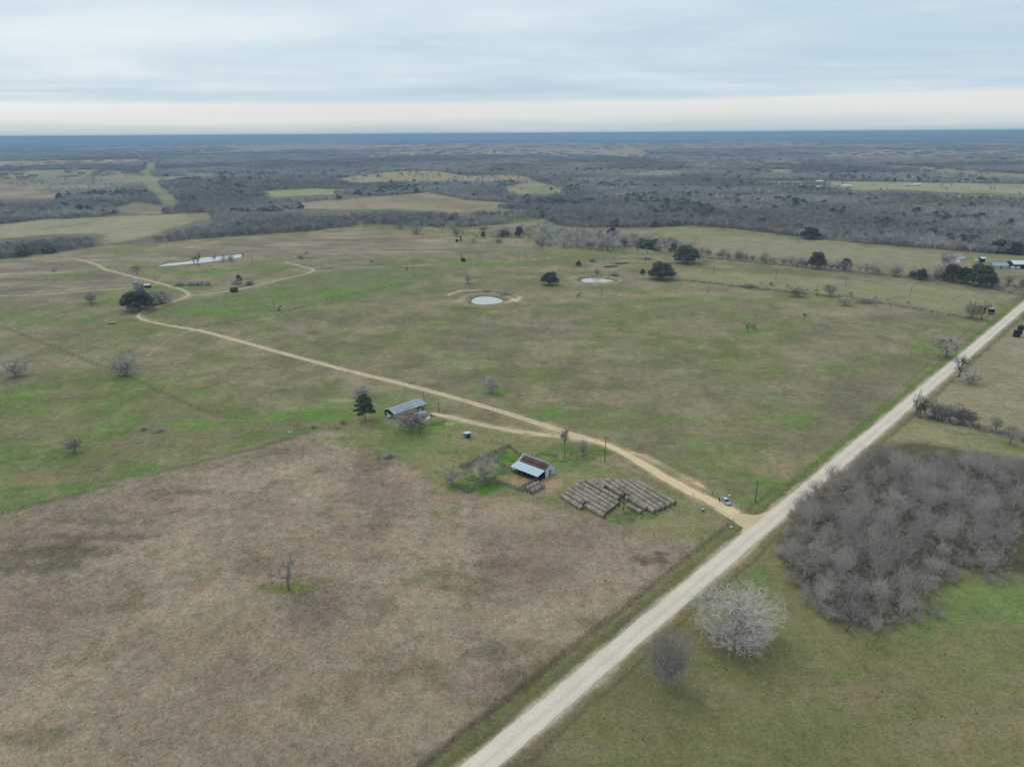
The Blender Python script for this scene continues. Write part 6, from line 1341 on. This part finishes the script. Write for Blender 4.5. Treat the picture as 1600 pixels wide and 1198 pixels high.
n_ = 900; sa = RNG.uniform(-200, 300, n_); so = np.where(RNG.random(n_) < .5, -1, 1) * (2.75 + np.abs(RNG.normal(0, .7, n_))); px_ = ROAD_P.x + ROAD_DIR.x * sa + ROAD_N.x * so; py_ = ROAD_P.y + ROAD_DIR.y * sa + ROAD_N.y * so; ds = RNG.uniform(.10, .32, n_) ** 1.0
scatter('gravel', np.stack([px_, py_, px_ * 0 + .01], -1), np.stack([px_ * 0, px_ * 0, RNG.uniform(0, 6.28, n_)], -1), np.stack([ds, ds, ds * 1.6], -1), np.zeros(n_, int), [lump.mesh('gravel_stone', mat('gravel_stone', alb((188, 182, 168)), 1, 0, .2, 2, .2))], 'loose pale gravel along the edges of the road', 'gravel')

# lush weeds in the pens and in the lee of the sheds
wx, wy = [], []
for pix, n_ in (([(700, 752), (731, 768), (772, 750), (768, 738), (735, 735), (715, 740)], 330), ([(772, 712), (797, 701), (808, 713), (800, 730), (771, 721)], 230), ([(765, 735), (790, 735), (785, 745), (768, 748)], 90), ([(620, 668), (690, 664), (700, 655), (672, 662), (640, 664)], 140), ([(815, 712), (880, 722), (930, 715), (900, 700), (860, 705)], 160), ([(960, 808), (990, 812), (1000, 800), (975, 798)], 70)):
    P_ = wpoly(pix); ax = RNG.uniform(min(p[0] for p in P_), max(p[0] for p in P_), n_ * 3); ay = RNG.uniform(min(p[1] for p in P_), max(p[1] for p in P_), n_ * 3); ok = np.where((poly_sd(ax, ay, P_) > 0) & (fbm(ax, ay, 4, 611, 2) > .46))[0][:int(n_ * .7)]; wx.append(ax[ok]); wy.append(ay[ok])
wx = np.concatenate(wx); wy = np.concatenate(wy); ws = RNG.uniform(.4, 1.2, len(wx))
WEED = [leaf_crown(620 + s, [(0, 0, .35, .42), (.2, .1, .3, .3), (-.2, -.15, .28, .3)], 46, .13, mat('weed_leaves', (.25, .345, .13), .9, .05, 0, 1, .25), 'weed') for s in range(3)]
scatter('weeds', np.stack([wx, wy, wx * 0], -1), np.stack([wx * 0, wx * 0, RNG.uniform(0, 6.28, len(wx))], -1), np.stack([ws, ws, ws * .42], -1), RNG.integers(0, 3, len(wx)), WEED, 'lush green weeds in the cattle pens and round the sheds', 'weeds')

# ------------------------------------------------------------------ haze
hb = MB().box(-47500, 47500, -47500, 47500, -160, 128)
hm = bpy.data.materials.new('haze'); hm.use_nodes = True; hn = hm.node_tree; hn.nodes.clear()
pv = hn.nodes.new('ShaderNodeVolumePrincipled'); ho = hn.nodes.new('ShaderNodeOutputMaterial')
pv.inputs['Color'].default_value = (.48, .70, .95, 1); pv.inputs['Density'].default_value = 1.05e-4; pv.inputs['Anisotropy'].default_value = 0.0
hn.links.new(pv.outputs[0], ho.inputs['Volume'])
tag(hb.build('haze', hm), 'thin blue-grey haze over the whole plain', 'haze', None, 'stuff')
